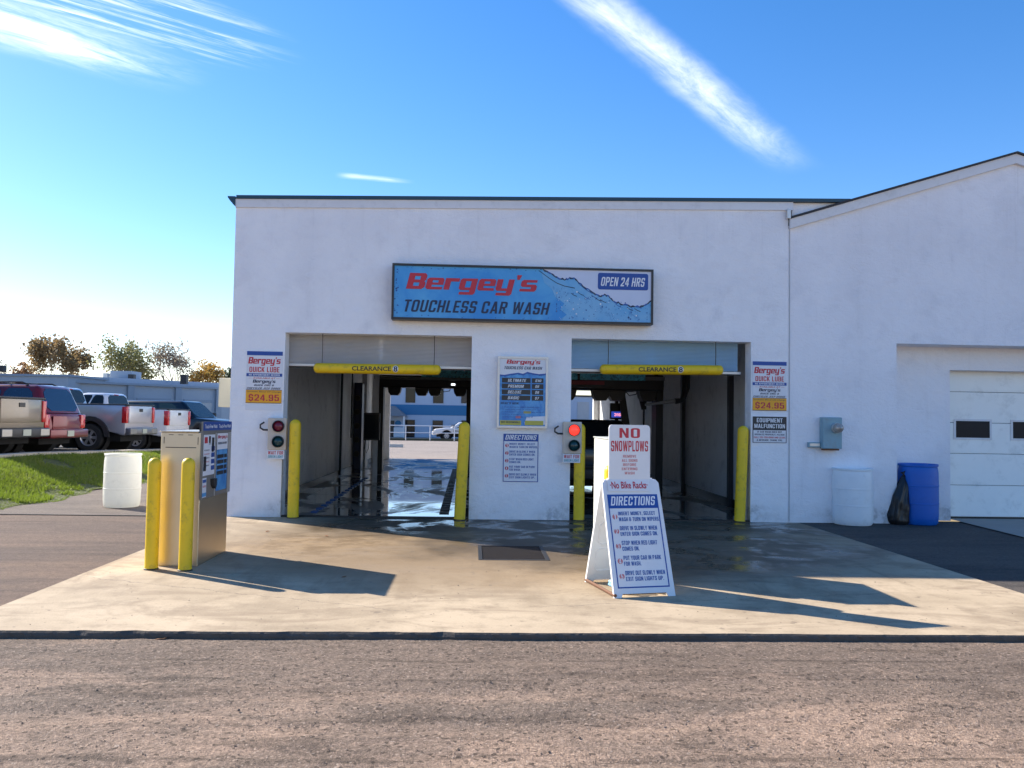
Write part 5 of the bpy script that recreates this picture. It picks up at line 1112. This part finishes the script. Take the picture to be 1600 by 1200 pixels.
b = gp(184, 794); drum((b[0]-.04, b[1]+.25, 0), .915, .30, M_drumw, M_drumw, 'cream white drum standing by the grass bank left of the car wash')
b = gp(1341, 821); drum((b[0], b[1]+.2, -.006), .915, .318, M_drumw2, M_drumw2, 'white drum in the shade below the electric meter')
b = gp(1445, 820); drum((b[0], b[1]+.2, -.006), .99, .31, M_drumb, M_paper, 'blue drum with pale top beside the recessed garage door')
b = gp(1403, 818); q = thing('refuse_bag', 'black refuse bag slumped between the white and blue drums', 'bag', (b[0], b[1]-.02, -.006))
rg = random.Random(5); NT, NZ = 64, 30; vs = []; fs = []; ph = [rg.uniform(0, 6.28) for _ in range(8)]
def crease(t, z): return -.10*abs(math.sin(3.5*t+ph[0]+2.2*z))**.5+.06*math.sin(7*t+ph[1]-3*z)+.05*math.sin(13*t+ph[2]+9*z*math.sin(t+ph[3]))+.05*math.sin(5*z*3+2*t+ph[4])
for i in range(NZ+1):
    z = i/NZ; base = np.interp(z, [0, .06, .2, .42, .62, .8, .93, 1], [.14, .175, .185, .172, .145, .105, .06, .035])
    for k in range(NT):
        t = 2*math.pi*k/NT; f = 1+crease(t, z)*min(1, z*6+.25)+.05; sl_x = .10*z**1.6
        vs.append((math.cos(t)*base*f+sl_x, math.sin(t)*base*.85*f, max(0.0, .80*z+.03*math.sin(2*t+ph[5])*z*(1-z)*4)))
for i in range(NZ):
    for k in range(NT): fs.append((i*NT+k, i*NT+(k+1) % NT, (i+1)*NT+(k+1) % NT, (i+1)*NT+k))
mb = MB(); mb.add(vs, fs); mb.build('sack', M_bag, q, smooth=True, local=True)
kn = MB(); kn.tube([(.10, 0, .78), (.10, .0, .82), (.085, .01, .86)], [.045, .022, .05], 10); kn.build('tied_neck', M_bag, q, smooth=True, local=True)
# fittings on the left side of the car wash
xa, xb = -4.27, SLX0-.001; za, zb = fp(355, 636, 14.3)[2], fp(355, 591, 14.3)[2]
q = thing('wall_light', 'beige box light fixed on the left side wall of the car wash', 'wall light', (xa, 14.2, za))
MB().rbox(xa, xb-.1, 14.2, 14.6, za, zb, .015).build('housing', mat('beige metal', (.62, .57, .42), .5), q); MB().box(xb-.099, xb, 14.32, 14.48, za+.15, zb-.1).build('arm', M_dark, q)
q = thing('side_pipe', 'thin dark pipe running down the left corner of the car wash', 'pipe', (SLX0-.03, FY+.1, 0))
MB().tube([(SLX0-.035, FY+.15, 0.02), (SLX0-.035, FY+.15, .9), (SLX0-.035, FY+.4, 1.0)], .02, 8).build('conduit', M_dark, q); MB().rbox(SLX0-.09, SLX0-.002, FY+.1, FY+.2, .30, .42, .01).build('junction_box', M_dark, q)

# ================================================================== VEHICLES
M_teallit = mat('red tail lamp', (.50, .012, .015), .12, var=.1, coat=.5); M_amber = mat('amber lamp', (.9, .25, .03), .2); M_clear = mat('clear lamp', (.75, .73, .68), .15)
M_ttrim = mat('black vehicle trim', (.02, .02, .022), .5); M_under = mat('underbody', (.008, .008, .008), .9)
def paint(name, c, metal=.35): return mat(name, c, .32, metal=metal, var=.06, scale=2, coat=.5)
def frustum(b, t, z0, z1, bev):                                      # b, t = (x0, x1, halfwidth)
    bm = bmesh.new(); V_ = [bm.verts.new(p) for p in ((b[0], -b[2], z0), (b[1], -b[2], z0), (b[1], b[2], z0), (b[0], b[2], z0), (t[0], -t[2], z1), (t[1], -t[2], z1), (t[1], t[2], z1), (t[0], t[2], z1))]
    for f in ((0, 3, 2, 1), (4, 5, 6, 7), (0, 1, 5, 4), (1, 2, 6, 5), (2, 3, 7, 6), (3, 0, 4, 7)): bm.faces.new([V_[i] for i in f])
    ed = [e for e in bm.edges if e.verts[0].co.z > z0+.01 or e.verts[1].co.z > z0+.01]
    bmesh.ops.bevel(bm, geom=ed, offset=bev, segments=3, affect='EDGES', profile=.5); return bm
def facequad(c, u0, u1, v0, v1, off, rad=.12):
    """rounded pane lying just outside the quad c (bottom a, bottom b, top b, top a)"""
    a, b, cc, d = (Vector(p) for p in c); n = (b-a).cross(d-a).normalized()
    P = lambda u_, v_: (a*(1-u_)+b*u_)*(1-v_)+(d*(1-u_)+cc*u_)*v_
    du, dv = (u1-u0)*rad, (v1-v0)*rad*1.6
    pts = [(u0+du, v0), (u1-du, v0), (u1, v0+dv), (u1, v1-dv), (u1-du, v1), (u0+du, v1), (u0, v1-dv), (u0, v0+dv)]
    return [P(*p)+n*off for p in pts], [P(*p)-n*.01 for p in pts]
def pane(c, u0, u1, v0, v1, off=.012):
    o, i = facequad(c, u0, u1, v0, v1, off); return MB().add([tuple(p) for p in o+i], [tuple(range(8))]+[(k, (k+1) % 8, (k+1) % 8+8, k+8) for k in range(8)])
def arch(x, z, r, n=9): return [(x+r*math.cos(t), z+r*math.sin(t)) for t in np.linspace(math.pi, 0, n)]
def wheel(q, x, y, r, w_):
    t = MB(); sgn = 1 if y > 0 else -1; y0, y1 = y-sgn*w_, y
    t.lathe([(r*.60, y0), (r*.94, y0), (r, y0+sgn*.03), (r, y1-sgn*.03), (r*.94, y1), (r*.62, y1)], (x, 0, r), 'y', 28); ty = t.build('wheel', M_rubber, q, smooth=40, local=True)
    k = MB(); k.lathe([(r*.62, y1-sgn*.01), (r*.55, y1-sgn*.05), (r*.5, y1-sgn*.05)], (x, 0, r), 'y', 28)
    for a in range(6):
        th = a*math.pi/3; c_, s_ = math.cos(th), math.sin(th); v = []
        for rr_, hw in ((r*.1, .035), (r*.56, .05)):
            for e in (-1, 1): v.append((x+rr_*c_-e*hw*s_, y1-sgn*.03, r+rr_*s_+e*hw*c_))
        k.add(v, [(0, 2, 3, 1)])
    k.lathe([(r*.18, y1-sgn*.03), (r*.16, y1-sgn*.005), (0, y1-sgn*.005)], (x, 0, r), 'y', 16)
    k.lathe([(r*.60, y1-sgn*.06), (0, y1-sgn*.07)], (x, 0, r), 'y', 20, 1); k.build('rim', [M_rim, M_under], ty, smooth=40, local=True)
def vehicle(kind, label, cat, loc, rot, body, L=5.3, W=1.94, lift=0.0, r=.37, belt=1.02, roof=1.85, glass=M_glass, rack=False, flare=False, hatch_glass=None, plate=True, white_bumper=None, lamps_lit=False):
    q = thing({'p': 'pickup_truck', 's': 'parked_suv', 'c': 'parked_car'}[kind], label, cat, loc, rot, 'parked vehicles')
    hw = W/2; x0, x1 = -L/2, L/2; zb = .38+lift; zs = belt+lift; xr, xf_ = x0+1.12, x1-.98; ar = r+.085; za_ = r+.02
    ra = arch(xr, za_+.0, ar); fa = arch(xf_, za_, ar)
    ra = [p for p in ra if p[1] > zb]; fa = [p for p in fa if p[1] > zb]
    pr = [(x0+.04, zb)]+[(xr-ar, zb)]*0+ra+fa+[(x1-.05, zb), (x1, zb+.12), (x1-.02, zs-.18), (x1-.16, zs-.06), (x1-1.25 if kind != 'c' else x1-1.0, zs+.04)]
    if kind == 'p':
        zr = zs+.06; pr += [(x0+2.15, zr), (x0+.02, zr), (x0, zr-.04), (x0, zb+.1)]
    else: pr += [(x0+.25, zs+.0), (x0+.02, zs-.02), (x0-.03, zs-.35), (x0, zb+.1)]
    MB().prism(pr, 'y', -hw, hw, bevel=.085).build('body', body, q, smooth=35, local=True)
    MB().box(x0+.25, x1-.25, -hw+.22, hw-.22, .24+lift*.6, zb+.3).build('underbody_light_block', M_under, q, local=True)  # added dark box that blocks light under the body
    well = MB()
    for x in (xr, xf_):
        for sg in (-1, 1): well.lathe([(0, sg*(hw-.30)), (ar+.03, sg*(hw-.29)), (ar+.02, sg*(hw-.05))], (x, 0, za_), 'y', 24)
    build_each(well, 'wheel_well', M_under, q, local=True)
    for x in (xr, xf_):
        for sg in (-1, 1): wheel(q, x, sg*(hw-.02+(.07 if flare else 0)), r, .25)
    if kind == 'p':
        cb, ct = (x0+2.18, x1-1.45, hw-.03), (x0+2.32, x1-2.15, hw-.20); z0, z1 = zr-.02, roof+lift
    elif kind == 's':
        cb, ct = (x0+.03, x1-1.25, hw-.03), (x0+.30, x1-2.05, hw-.19); z0, z1 = zs-.02, roof+lift
    else:
        cb, ct = (x0+.6, x1-1.15, hw-.05), (x0+1.15, x1-1.95, hw-.25); z0, z1 = zs-.01, roof+lift
    bm = frustum(cb, ct, z0, z1, .13); MB().frombm(bm).build('cab', body, q, smooth=50, local=True); bm.free()
    Cb = lambda i, z: None
    b0, b1, bw = cb; t0, t1, tw = ct
    left = [(b1, bw, z0), (b0, bw, z0), (t0, tw, z1), (t1, tw, z1)]; right = [(b0, -bw, z0), (b1, -bw, z0), (t1, -tw, z1), (t0, -tw, z1)]
    rear = [(b0, bw, z0), (b0, -bw, z0), (t0, -tw, z1), (t0, tw, z1)]; frontq = [(b1, -bw, z0), (b1, bw, z0), (t1, tw, z1), (t1, -tw, z1)]
    cuts = {'p': ((.16, .53), (.58, .92)), 's': ((.14, .36), (.39, .64), (.67, .93)), 'c': ((.16, .5), (.54, .88))}[kind]
    for c_, flip in ((left, 0), (right, 1)):
        for a_, b_ in cuts:
            if flip: a_, b_ = 1-b_, 1-a_
            pane(c_, a_, b_, .16, .86).build('side_window', glass, q, local=True)
    pane(rear, .09, .91, .14 if kind != 's' else .06, .88).build('rear_window', hatch_glass or glass, q, local=True)
    pane(frontq, .07, .93, .10, .92).build('windscreen', glass, q, local=True)
    # rear end
    if kind == 'p':
        tg = MB(); tg.rbox(x0-.022, x0+.02, -hw+.2, hw-.2, zr-.56, zr-.015, .015); t_ = tg.build('tailgate', body, q, smooth=40, local=True)
        MB().rbox(x0-.04, x0-.018, -.11, .11, zr-.20, zr-.10, .008).build('handle', M_ttrim, t_, local=True)
        MB().rbox(x0-.03, x0+2.1, -hw+.03, hw-.03, zr-.01, zr+.035, .012).build('bed_cover', M_ttrim, q, local=True)
        lz0, lz1, lw = zr-.56, zr-.04, .14
        MB().rbox(x1-1.0, x1-.02, -hw+.3, hw-.3, zs-.06, zs+.02, .02).build('bonnet_bulge', body, q, local=True)
    else:
        lz0, lz1, lw = zs-.42, zs-.06, .2
        MB().rbox(x0-.045, x0-.015, -hw+.32, hw-.32, zs-.46, zs-.10, .012).build('tailgate_panel', body, q, smooth=40, local=True)
    for sg in (-1, 1):
        ya, yb_ = sorted((sg*(hw-lw), sg*(hw+.012)))
        MB().rbox(x0-.035, x0+.12, ya, yb_, lz0, lz1, .02).build('tail_lamp', M_teallit, q, smooth=40, local=True)
        ya, yb_ = sorted((sg*(hw-.30), sg*(hw+.008))); MB().rbox(x1-.14, x1+.012, ya, yb_, zs-.36, zs-.15, .02).build('headlamp', M_clear, q, smooth=40, local=True)
        m0, m1 = sorted((sg*(hw+.0), sg*(hw+.2))); MB().rbox(b1-.45, b1-.27, m0, m1, zs+.08, zs+.27, .03).build('mirror', M_ttrim, q, smooth=40, local=True)
    bp = MB(); bp.rbox(x0-.16, x0+.06, -hw+.04, hw-.04, zb+.02, zb+.24, .03); bpo = bp.build('rear_bumper', white_bumper or M_ttrim, q, smooth=40, local=True)
    MB().rbox(x1-.08, x1+.10, -hw+.04, hw-.04, zb+.0, zb+.26, .04).build('front_bumper', body if kind != 'p' else M_rim, q, smooth=40, local=True)
    MB().rbox(x1-.02, x1+.02, -hw+.32, hw-.32, zs-.38, zs-.16, .01).build('grille', M_ttrim, q, local=True)
    if plate: MB().rbox(x0-.178, x0-.161, -.15, .15, zb+.06, zb+.21, .004).build('licence_plate', M_plate, bpo, local=True)
    if kind == 'p':
        for sg in (-1, 1): a_, b_ = sorted((sg*(hw-.42), sg*(hw-.06))); MB().rbox(x0-.172, x0-.150, a_, b_, zb+.05, zb+.22, .01).build('bumper_corner', mat('dull chrome', (.30, .29, .27), .35, metal=.8), bpo, local=True)
        MB().rbox(t0-.012, t0+.06, -.14, .14, z1-.075, z1-.035, .008).build('brake_lamp', M_teallit, q, local=True)
    mo = MB()
    for sg in (-1, 1):
        a_, b_ = sorted((sg*(hw-.004), sg*(hw+.012))); mo.rbox(xr+ar+.06, xf_-ar-.06, a_, b_, zb+.30, zb+.36, .004)
    build_each(mo, 'side_moulding', M_ttrim, q, local=True)
    dl = MB()
    for sg in (-1, 1):
        a_, b_ = sorted((sg*(hw-.003), sg*(hw+.003)))
        for x in ((b1-.35, b1-1.35) if kind == 'p' else (b1-.35, b1-1.35, b1-2.3)): dl.box(x, x+.012, a_, b_, zb+.08, zs-.03)
    build_each(dl, 'door_gap', M_under, q, local=True)
    if rack:
        rk_ = MB()
        for sg in (-1, 1): rk_.tube([(t0+.3, sg*(tw-.08), z1-.01), (t0+.45, sg*(tw-.08), z1+.06), (t1-.4, sg*(tw-.08), z1+.06), (t1-.2, sg*(tw-.08), z1-.01)], .022, 8)
        for f in (.35, .65): x = t0+(t1-t0)*f; rk_.tube([(x, -(tw-.08), z1+.06), (x, tw-.08, z1+.06)], .016, 8)
        rk_.build('roof_rack', M_ttrim, q, smooth=True, local=True)
    if flare:
        fl = MB()
        for x in (xr, xf_):
            for sg in (-1, 1):
                for rr0 in ((ar-.01, ar+.13),):
                    a1 = arch(x, za_, rr0[1], 13); a0 = arch(x, za_, rr0[0], 13); pts = a1+a0[::-1]; ya, yb_ = sorted((sg*(hw-.02), sg*(hw+.075))); fl.prism(pts, 'y', ya, yb_)
        build_each(fl, 'fender_flare', M_ttrim, q, local=True)
    return q
W180 = math.pi
def lot(x, y): return (x, y, float(lotz(np.array(float(y))))+.004)
BH_ = W180-R(4)
vehicle('p', 'tan pickup truck nearest the camera, cut off by the left picture edge', 'pickup truck', lot(-13.15, 20.1), BH_, paint('tan paint', (.24, .20, .15)), belt=1.25, roof=1.90)
vehicle('s', 'dark red SUV with blue tinted rear glass beside the tan pickup', 'SUV', lot(-12.9, 22.25), BH_, paint('dark red paint', (.15, .010, .018)), L=4.75, W=1.84, belt=1.06, roof=1.74, glass=mat('blue tinted glass', (.006, .018, .05), .06, spec=.8), rack=True, white_bumper=paint('dark red bumper', (.15, .012, .02)))
vehicle('s', 'dark navy SUV showing its roof behind the red SUV', 'SUV', lot(-14.3, 24.9), BH_, paint('dark navy paint', (.012, .018, .04)), L=5.0, W=1.95, belt=1.12, roof=1.90, glass=mat('teal tinted glass', (.02, .08, .09), .06, spec=.8))
vehicle('p', 'lifted silver pickup truck with black wheel flares', 'pickup truck', lot(-13.35, 27.6), BH_, paint('silver paint', (.46, .46, .50), .5), belt=1.27, roof=1.88, lift=.12, r=.43, flare=True, white_bumper=mat('dark chrome', (.2, .2, .21), .3, metal=.6))
vehicle('p', 'white pickup truck with large red tail lamp behind the pay station', 'pickup truck', lot(-13.3, 31.0), BH_, paint('white paint', (.68, .68, .70), .0), belt=1.30, roof=1.92, lift=.08)
vehicle('s', 'long dark blue SUV facing right, behind the white pickup', 'SUV', lot(-13.1, 37.5), -R(12), paint('near black blue paint', (.008, .011, .018)), L=5.6, W=2.0, belt=1.22, roof=1.98, glass=mat('green grey glass', (.03, .05, .05), .12, spec=.4))
vehicle('c', 'small dark green car parked against the grey warehouse', 'car', (-17.6, 55, .2), R(20), paint('dark green paint', (.01, .035, .03)), L=4.5, W=1.8, r=.32, belt=.95, roof=1.60)
vehicle('s', 'dark vehicle being washed in the right bay behind the folding sign', 'SUV', (2.4, 19.4, .012), R(90), paint('black paint', (.010, .011, .013)), L=4.8, W=1.95, belt=1.12, roof=1.62, plate=False)
vehicle('c', 'white car parked behind the railing seen through the left bay', 'car', (-.7, 65, -.04), R(185), paint('white car paint', (.75, .73, .72), 0), L=4.6, W=1.8, r=.33, belt=.9, roof=1.38)

# ================================================================== BEHIND THE BUILDING
M_blue_w = mat('pale blue siding', (.42, .50, .62), .7, var=.06); M_band = mat('blue band', (.02, .16, .34), .6, var=.06)
BY = 72.0
rb = thing('office_building', 'pale blue two-storey office with dark blue band seen through the left bay', 'office', (-7, BY, 0))
MB().box(-17, 3.2, BY, BY+8, -.05, 5.6).build('wall', M_blue_w, rb)
xa, xb, za, zb = wall_rect(640, 633, 735, 649, BY); MB().box(-17, 3.2, BY-.03, BY-.001, za, zb).build('band', M_band, rb)
for px in ((635, 604, 648, 628), (678, 606, 692, 629), (722, 606, 736, 629), (677, 658, 691, 672), (634, 657, 647, 684), (722, 658, 735, 672)):
    xa, xb, za, zb = wall_rect(*px, BY); w_ = MB(); w_.box(xa-.06, xb+.06, BY-.05, BY-.031, za-.06, zb+.06); w_ = w_.build('window', M_frame, rb)
    MB().box(xa, xb, BY-.06, BY-.051, za, zb).build('pane', M_glass, w_)
xa, xb, za, zb = wall_rect(600, 657, 616, 686, BY); MB().box(xa, xb, BY-.06, BY-.001, -.04, zb).build('door', M_frame, rb)
pcx0, pcz = fp(594, 645, BY-1.5)[0], fp(610, 648, BY-1.5)[2]
xa, xb, za, zb = wall_rect(588, 635, 636, 650, BY-1.5)
MB().prism([(xa, za), (xb, za), ((xa+xb)/2+.2, zb+.05), ((xa+xb)/2-.4, zb+.05)], 'y', BY-1.6, BY-.06).build('porch_roof', mat('slate', (.16, .2, .25), .8), rb)
pp = MB(); [pp.box(x, x+.12, BY-1.55, BY-1.43, -.04, za) for x in (xa+.15, xb-.3)]; build_each(pp, 'porch_post', M_trimw, rb)
xa, xb, za, zb = wall_rect(615, 657, 629, 666, BY-.1); c_ = ((xa+xb)/2, (za+zb)/2); r_ = (zb-za)*.55
MB().prism([(c_[0]+r_*math.cos(k*math.pi/4+.39), c_[1]+r_*math.sin(k*math.pi/4+.39)) for k in range(8)], 'y', BY-.1, BY-.06).build('octagonal_plaque', M_band, rb)
xa, xb, za, zb = wall_rect(615, 668, 630, 686, BY-.1); MB().box(xa, xb, BY-.1, BY-.06, za, zb).build('notice_panel', M_paper, rb)
sd = thing('storage_building', 'low pale blue storage building with roll-up door seen through the right bay', 'storage building', (10, BY, 0))
xa, xb, za, zb = wall_rect(880, 620, 927, 670, BY+2); MB().box(xa-3, xb+8, BY+2, BY+9, -.05, zb).build('wall', M_blue_w, sd); MB().box(xa-3.1, xb+8.1, BY+1.9, BY+9.1, zb+.001, zb+.15).build('roof_edge', M_frame, sd)
xa, xb, za, zb = wall_rect(902, 628, 920, 655, BY+2); MB().box(xa, xb, BY+1.95, BY+1.999, -.04, zb).build('roller_door', M_greywall, sd)
ra_ = thing('railing', 'white two-bar railing across the lot behind the car wash', 'railing', (-4, 61, 0)); RYY = 61.0
zt = fp(650, 665, RYY)[2]; zm_ = fp(650, 676, RYY)[2]
rl = MB(); rl.tube([(-16, RYY, zt), (8, RYY, zt)], .035, 6); rl.tube([(-16, RYY, zm_), (8, RYY, zm_)], .03, 6); rl.build('rail', M_trimw, ra_)
for px in (605, 634, 672, 710, 748):
    x = fp(px, 676, RYY)[0]; MB().tube([(x, RYY, .0), (x, RYY, zt)], .035, 6).build('post', M_trimw, ra_)
MB().box(-20, 10, RYY+.3, RYY+.7, -.06, .12).build('planting_strip', mat('dark soil', (.05, .055, .035), .9, var=.4))['kind'] = 'structure'
a = gp(606, 692); b = gp(627, 698); q = MB(); q.prism([(-.12, 0), (.12, 0), (.08, .16), (-.08, .16)], 'x', float(a[0])-.6, float(b[0])+.1)
qo = q.build('wheel_stop', mat('pale concrete', (.55, .52, .45), .85)); qo.data.transform(Matrix.Translation((0, float(b[1]), -.02))); tag(qo, 'pale concrete wheel stop on the sunny lot seen through the left bay', 'wheel stop')

# long warehouse on the left
wa = fp(-40, 586, 62); wb = fp(107, 588, 62); wc = fp(109, 598, 63); wd_ = fp(372, 611, 74)
M_wh = mat('blue grey cladding', (.36, .41, .47), .7, var=.08); M_whd = mat('darker cladding', (.28, .33, .39), .7, var=.08)
wh = thing('warehouse', 'long low blue grey warehouse with flat roof behind the parked vehicles', 'warehouse', (wc[0], wc[1], 0))
def wseg(a, b, zt_, m_, name, th=14, z0=0.0, off=0.0):
    d = np.array([b[0]-a[0], b[1]-a[1]]); d = d/np.hypot(*d); n = np.array([-d[1], d[0]])
    A2 = np.array(a[:2])-n*off; B2 = np.array(b[:2])-n*off; pts = [tuple(A2), tuple(B2), tuple(B2+n*th), tuple(A2+n*th)]
    mb = MB(); mb.prism(pts, 'z', z0, zt_); return mb.build(name, m_, wh)
dirw = (wd_-wc); wa2 = wa-np.array([25, -3, 0])
wseg(wa2, wb, float(wa[2]), M_wh, 'wall'); wseg(wc, wd_, float(wc[2]), M_wh, 'wall', z0=0)
wseg(wa2-np.array([.2, 0, 0]), wb+np.array([.2, 0, 0]), float(wa[2])+.16, M_whd, 'roof_edge', 14.2, float(wa[2])+.001, .15)
wseg(wc+np.array([.25, 0, 0]), wd_, float(wc[2])+.16, M_whd, 'roof_edge', 14.2, float(wc[2])+.001, .2)
lp = lambda t, dz=0: (wc[0]+(wd_[0]-wc[0])*t, wc[1]+(wd_[1]-wc[1])*t)
for t in (.32, .60, .86, .98):
    a = lp(t-.018); b = lp(t+.018); wseg(a, b, float(wc[2])-.02, M_whd, 'pilaster', .25, 0, .25)
for t0_, t1_ in ((.36, .56), (.64, .82), (.03, .26)):
    a = lp(t0_); b = lp(t1_); dd_ = wseg(a, b, 2.6, M_greywall, 'loading_door', .05, .05, .06); wseg(a, b, 2.85, M_whd, 'door_lintel', .1, 2.601, .1)
# set-back upper roof and roof plant
ua = lp(.0); ub = lp(.93)
u_ = wseg((ua[0], ua[1]+3), (ub[0]+.2, ub[1]+3.0), float(wc[2])+.62, mat('pale roof metal', (.36, .42, .50), .5, var=.1), 'upper_roof', 10, float(wc[2])+.17, 0)
for px, w_, h_ in ((165, .35, .9), (205, .45, .8), (287, .5, .9)):
    a = fp(px, 590, 70); mb = MB(); mb.box(a[0]-w_/2, a[0]+w_/2, 69.9, 70.4, float(wc[2])+.3, float(wc[2])+.55+h_*.6); mb.build('roof_vent', M_dark if w_ > .36 else M_alu, wh)
a = fp(172, 585, 71); b = fp(206, 585, 71); MB().box(a[0], b[0], 71, 73, float(wc[2])+.6, float(wc[2])+1.35).build('roof_unit', M_wh, wh)
lpx = fp(3, 600, 50); q = thing('street_lamp', 'dark lamp head on a pole at the left picture edge', 'street lamp', (lpx[0]-.3, 50, 0))
MB().tube([(lpx[0]-.3, 50, 0), (lpx[0]-.3, 50, fp(3, 572, 50)[2])], .06, 8).build('pole', M_dark, q); MB().rbox(lpx[0]-.45, lpx[0]+.15, 49.8, 50.2, fp(3, 581, 50)[2], fp(3, 571, 50)[2], .05).build('lamp_head', M_dark, q)

# ================================================================== TREES
def leafmat(name, a, b):
    m, g, bs = newmat(name); o = g.new('ShaderNodeTexCoord').outputs['Object']
    n = g.noise(o, .55, 4, .6); n2 = g.noise(o, 3.5, 2, .5); c = g.mix(g.step(g.m('ADD', g.m('MULTIPLY', n, .6), g.m('MULTIPLY', n2, .4)), .38, .62), a, b)
    g.put(bs.inputs['Base Color'], c); bs.inputs['Roughness'].default_value = .7
    tl = g.new('ShaderNodeBsdfTranslucent'); g.put(tl.inputs[0], c); mx = g.new('ShaderNodeMixShader'); mx.inputs[0].default_value = .4
    g.l.new(bs.outputs[0], mx.inputs[1]); g.l.new(tl.outputs[0], mx.inputs[2]); g.l.new(mx.outputs[0], g.n['Material Output'].inputs[0]); return m
M_bark = mat('bark', (.17, .14, .12), .9, var=.3, scale=4)
def tree(px0, px1, ptop, Y, lm, label, nleaf, seed, spread=1.0, size=.26, upright=.6):
    rg = random.Random(seed); xm = fp((px0+px1)/2, 600, Y)[0]; half = (fp(px1, 600, Y)[0]-fp(px0, 600, Y)[0])/2; top = fp((px0+px1)/2, ptop, Y)[2]
    q = thing('tree', label, 'tree', (float(xm), Y, 0), group='autumn trees beyond the warehouse')
    tb = MB(); ends = []; trunk_h = top*.30
    tb.tube([(0, 0, 0), (rg.uniform(-.1, .1), 0, trunk_h*.5), (rg.uniform(-.2, .2), rg.uniform(-.2, .2), trunk_h)], [.38, .30, .24], 9)
    def limb(p, d, L, r, lv):
        pts = [p]; 
        for i in range(3):
            d = (d+Vector((rg.gauss(0, .16), rg.gauss(0, .16), rg.gauss(.05, .10)))).normalized(); pts.append(pts[-1]+d*L/3)
        tb.tube([tuple(a) for a in pts], [r, r*.8, r*.62, r*.45], 5, cap=False)
        ends.append((pts[-1], lv)); ends.append((pts[2], lv))
        if lv < 3:
            for k in range(rg.choice((2, 3))):
                nd = (d+Vector((rg.gauss(0, .55), rg.gauss(0, .55), rg.gauss(.18, .3)))).normalized(); limb(pts[-1] if k < 2 else pts[2], nd, L*rg.uniform(.6, .8), r*.5, lv+1)
    n0 = 7
    for i in range(n0):
        an = 2*math.pi*i/n0+rg.uniform(-.3, .3); d = Vector((math.cos(an)*(1-upright), math.sin(an)*(1-upright), upright+rg.uniform(-.15, .2))).normalized(); limb(Vector((0, 0, trunk_h*rg.uniform(.75, 1))), d, top*.27, .13, 0)
    V_ = np.array([v for v in tb.v]); br_ = V_[:, 2] > trunk_h*1.02
    ex_ = np.percentile(np.abs(V_[:, 0]), 99.5); ez = V_[:, 2].max(); sx = half*.92/ex_; sz = (top*.97-trunk_h)/(ez-trunk_h)
    fix = lambda p: (p[0]*(sx if p[2] > trunk_h else 1+(sx-1)*p[2]/trunk_h), p[1]*sx, p[2] if p[2] < trunk_h else trunk_h+(p[2]-trunk_h)*sz)
    tb.v = [fix(p) for p in tb.v]; tb.build('trunk', M_bark, q, smooth=True, local=True)
    tips = [Vector(fix(p)) for p, lv in ends if lv >= 2]; lv_ = MB(); dens = [rg.uniform(.2, 1)**1.2 for _ in tips]; vs = []; fs = []
    pick = rg.choices(range(len(tips)), dens, k=nleaf)
    for i in pick:
        c = tips[i]+Vector((rg.gauss(0, .42), rg.gauss(0, .42), rg.gauss(0, .34)))*half*.26*spread; s = size*rg.uniform(.6, 1.25)
        a = Vector((rg.gauss(0, 1), rg.gauss(0, 1), rg.gauss(0, 1))).normalized(); b = a.orthogonal().normalized(); k = len(vs)
        vs += [tuple(c+a*s*.6), tuple(c+b*s*.32), tuple(c-a*s*.6), tuple(c-b*s*.32)]; fs.append((k, k+1, k+2, k+3))
    lv_.add(vs, fs); lv_.build('crown', lm, q, local=True)
tree(38, 132, 526, 95, leafmat('rust brown leaves', (.19, .145, .07), (.30, .19, .08)), 'wide rust brown tree above the left warehouse section', 4300, 11, 1.15, .32, .5)
tree(146, 238, 527, 92, leafmat('olive leaves', (.17, .18, .07), (.27, .24, .09)), 'olive green tree with thinning crown left of the bare one', 3400, 12, 1.2, .27, .62)
tree(230, 304, 528, 90, leafmat('purple brown leaves', (.26, .20, .16), (.28, .23, .14)), 'nearly bare upright tree with purplish twigs', 1500, 13, 1.1, .24, .75)
tree(296, 352, 562, 90, leafmat('orange leaves', (.46, .25, .06), (.50, .32, .07)), 'small orange yellow tree near the car wash corner', 1900, 14, 1.2, .26, .55)
tree(20, 62, 566, 98, leafmat('orange brown leaves', (.36, .20, .09), (.30, .18, .10)), 'low orange brown tree at the foot of the wide rust tree', 1800, 15, 1.1, .30, .5)
tree(346, 372, 572, 94, leafmat('dark green leaves', (.025, .045, .02), (.04, .06, .025)), 'small dark evergreen tree half hidden by the car wash corner', 1500, 16, .9, .26, .8)
tree(-22, 16, 560, 98, leafmat('grey twigs', (.16, .14, .13), (.2, .17, .14)), 'pale bare tree at the left picture edge', 500, 17, 1.0, .22, .7)
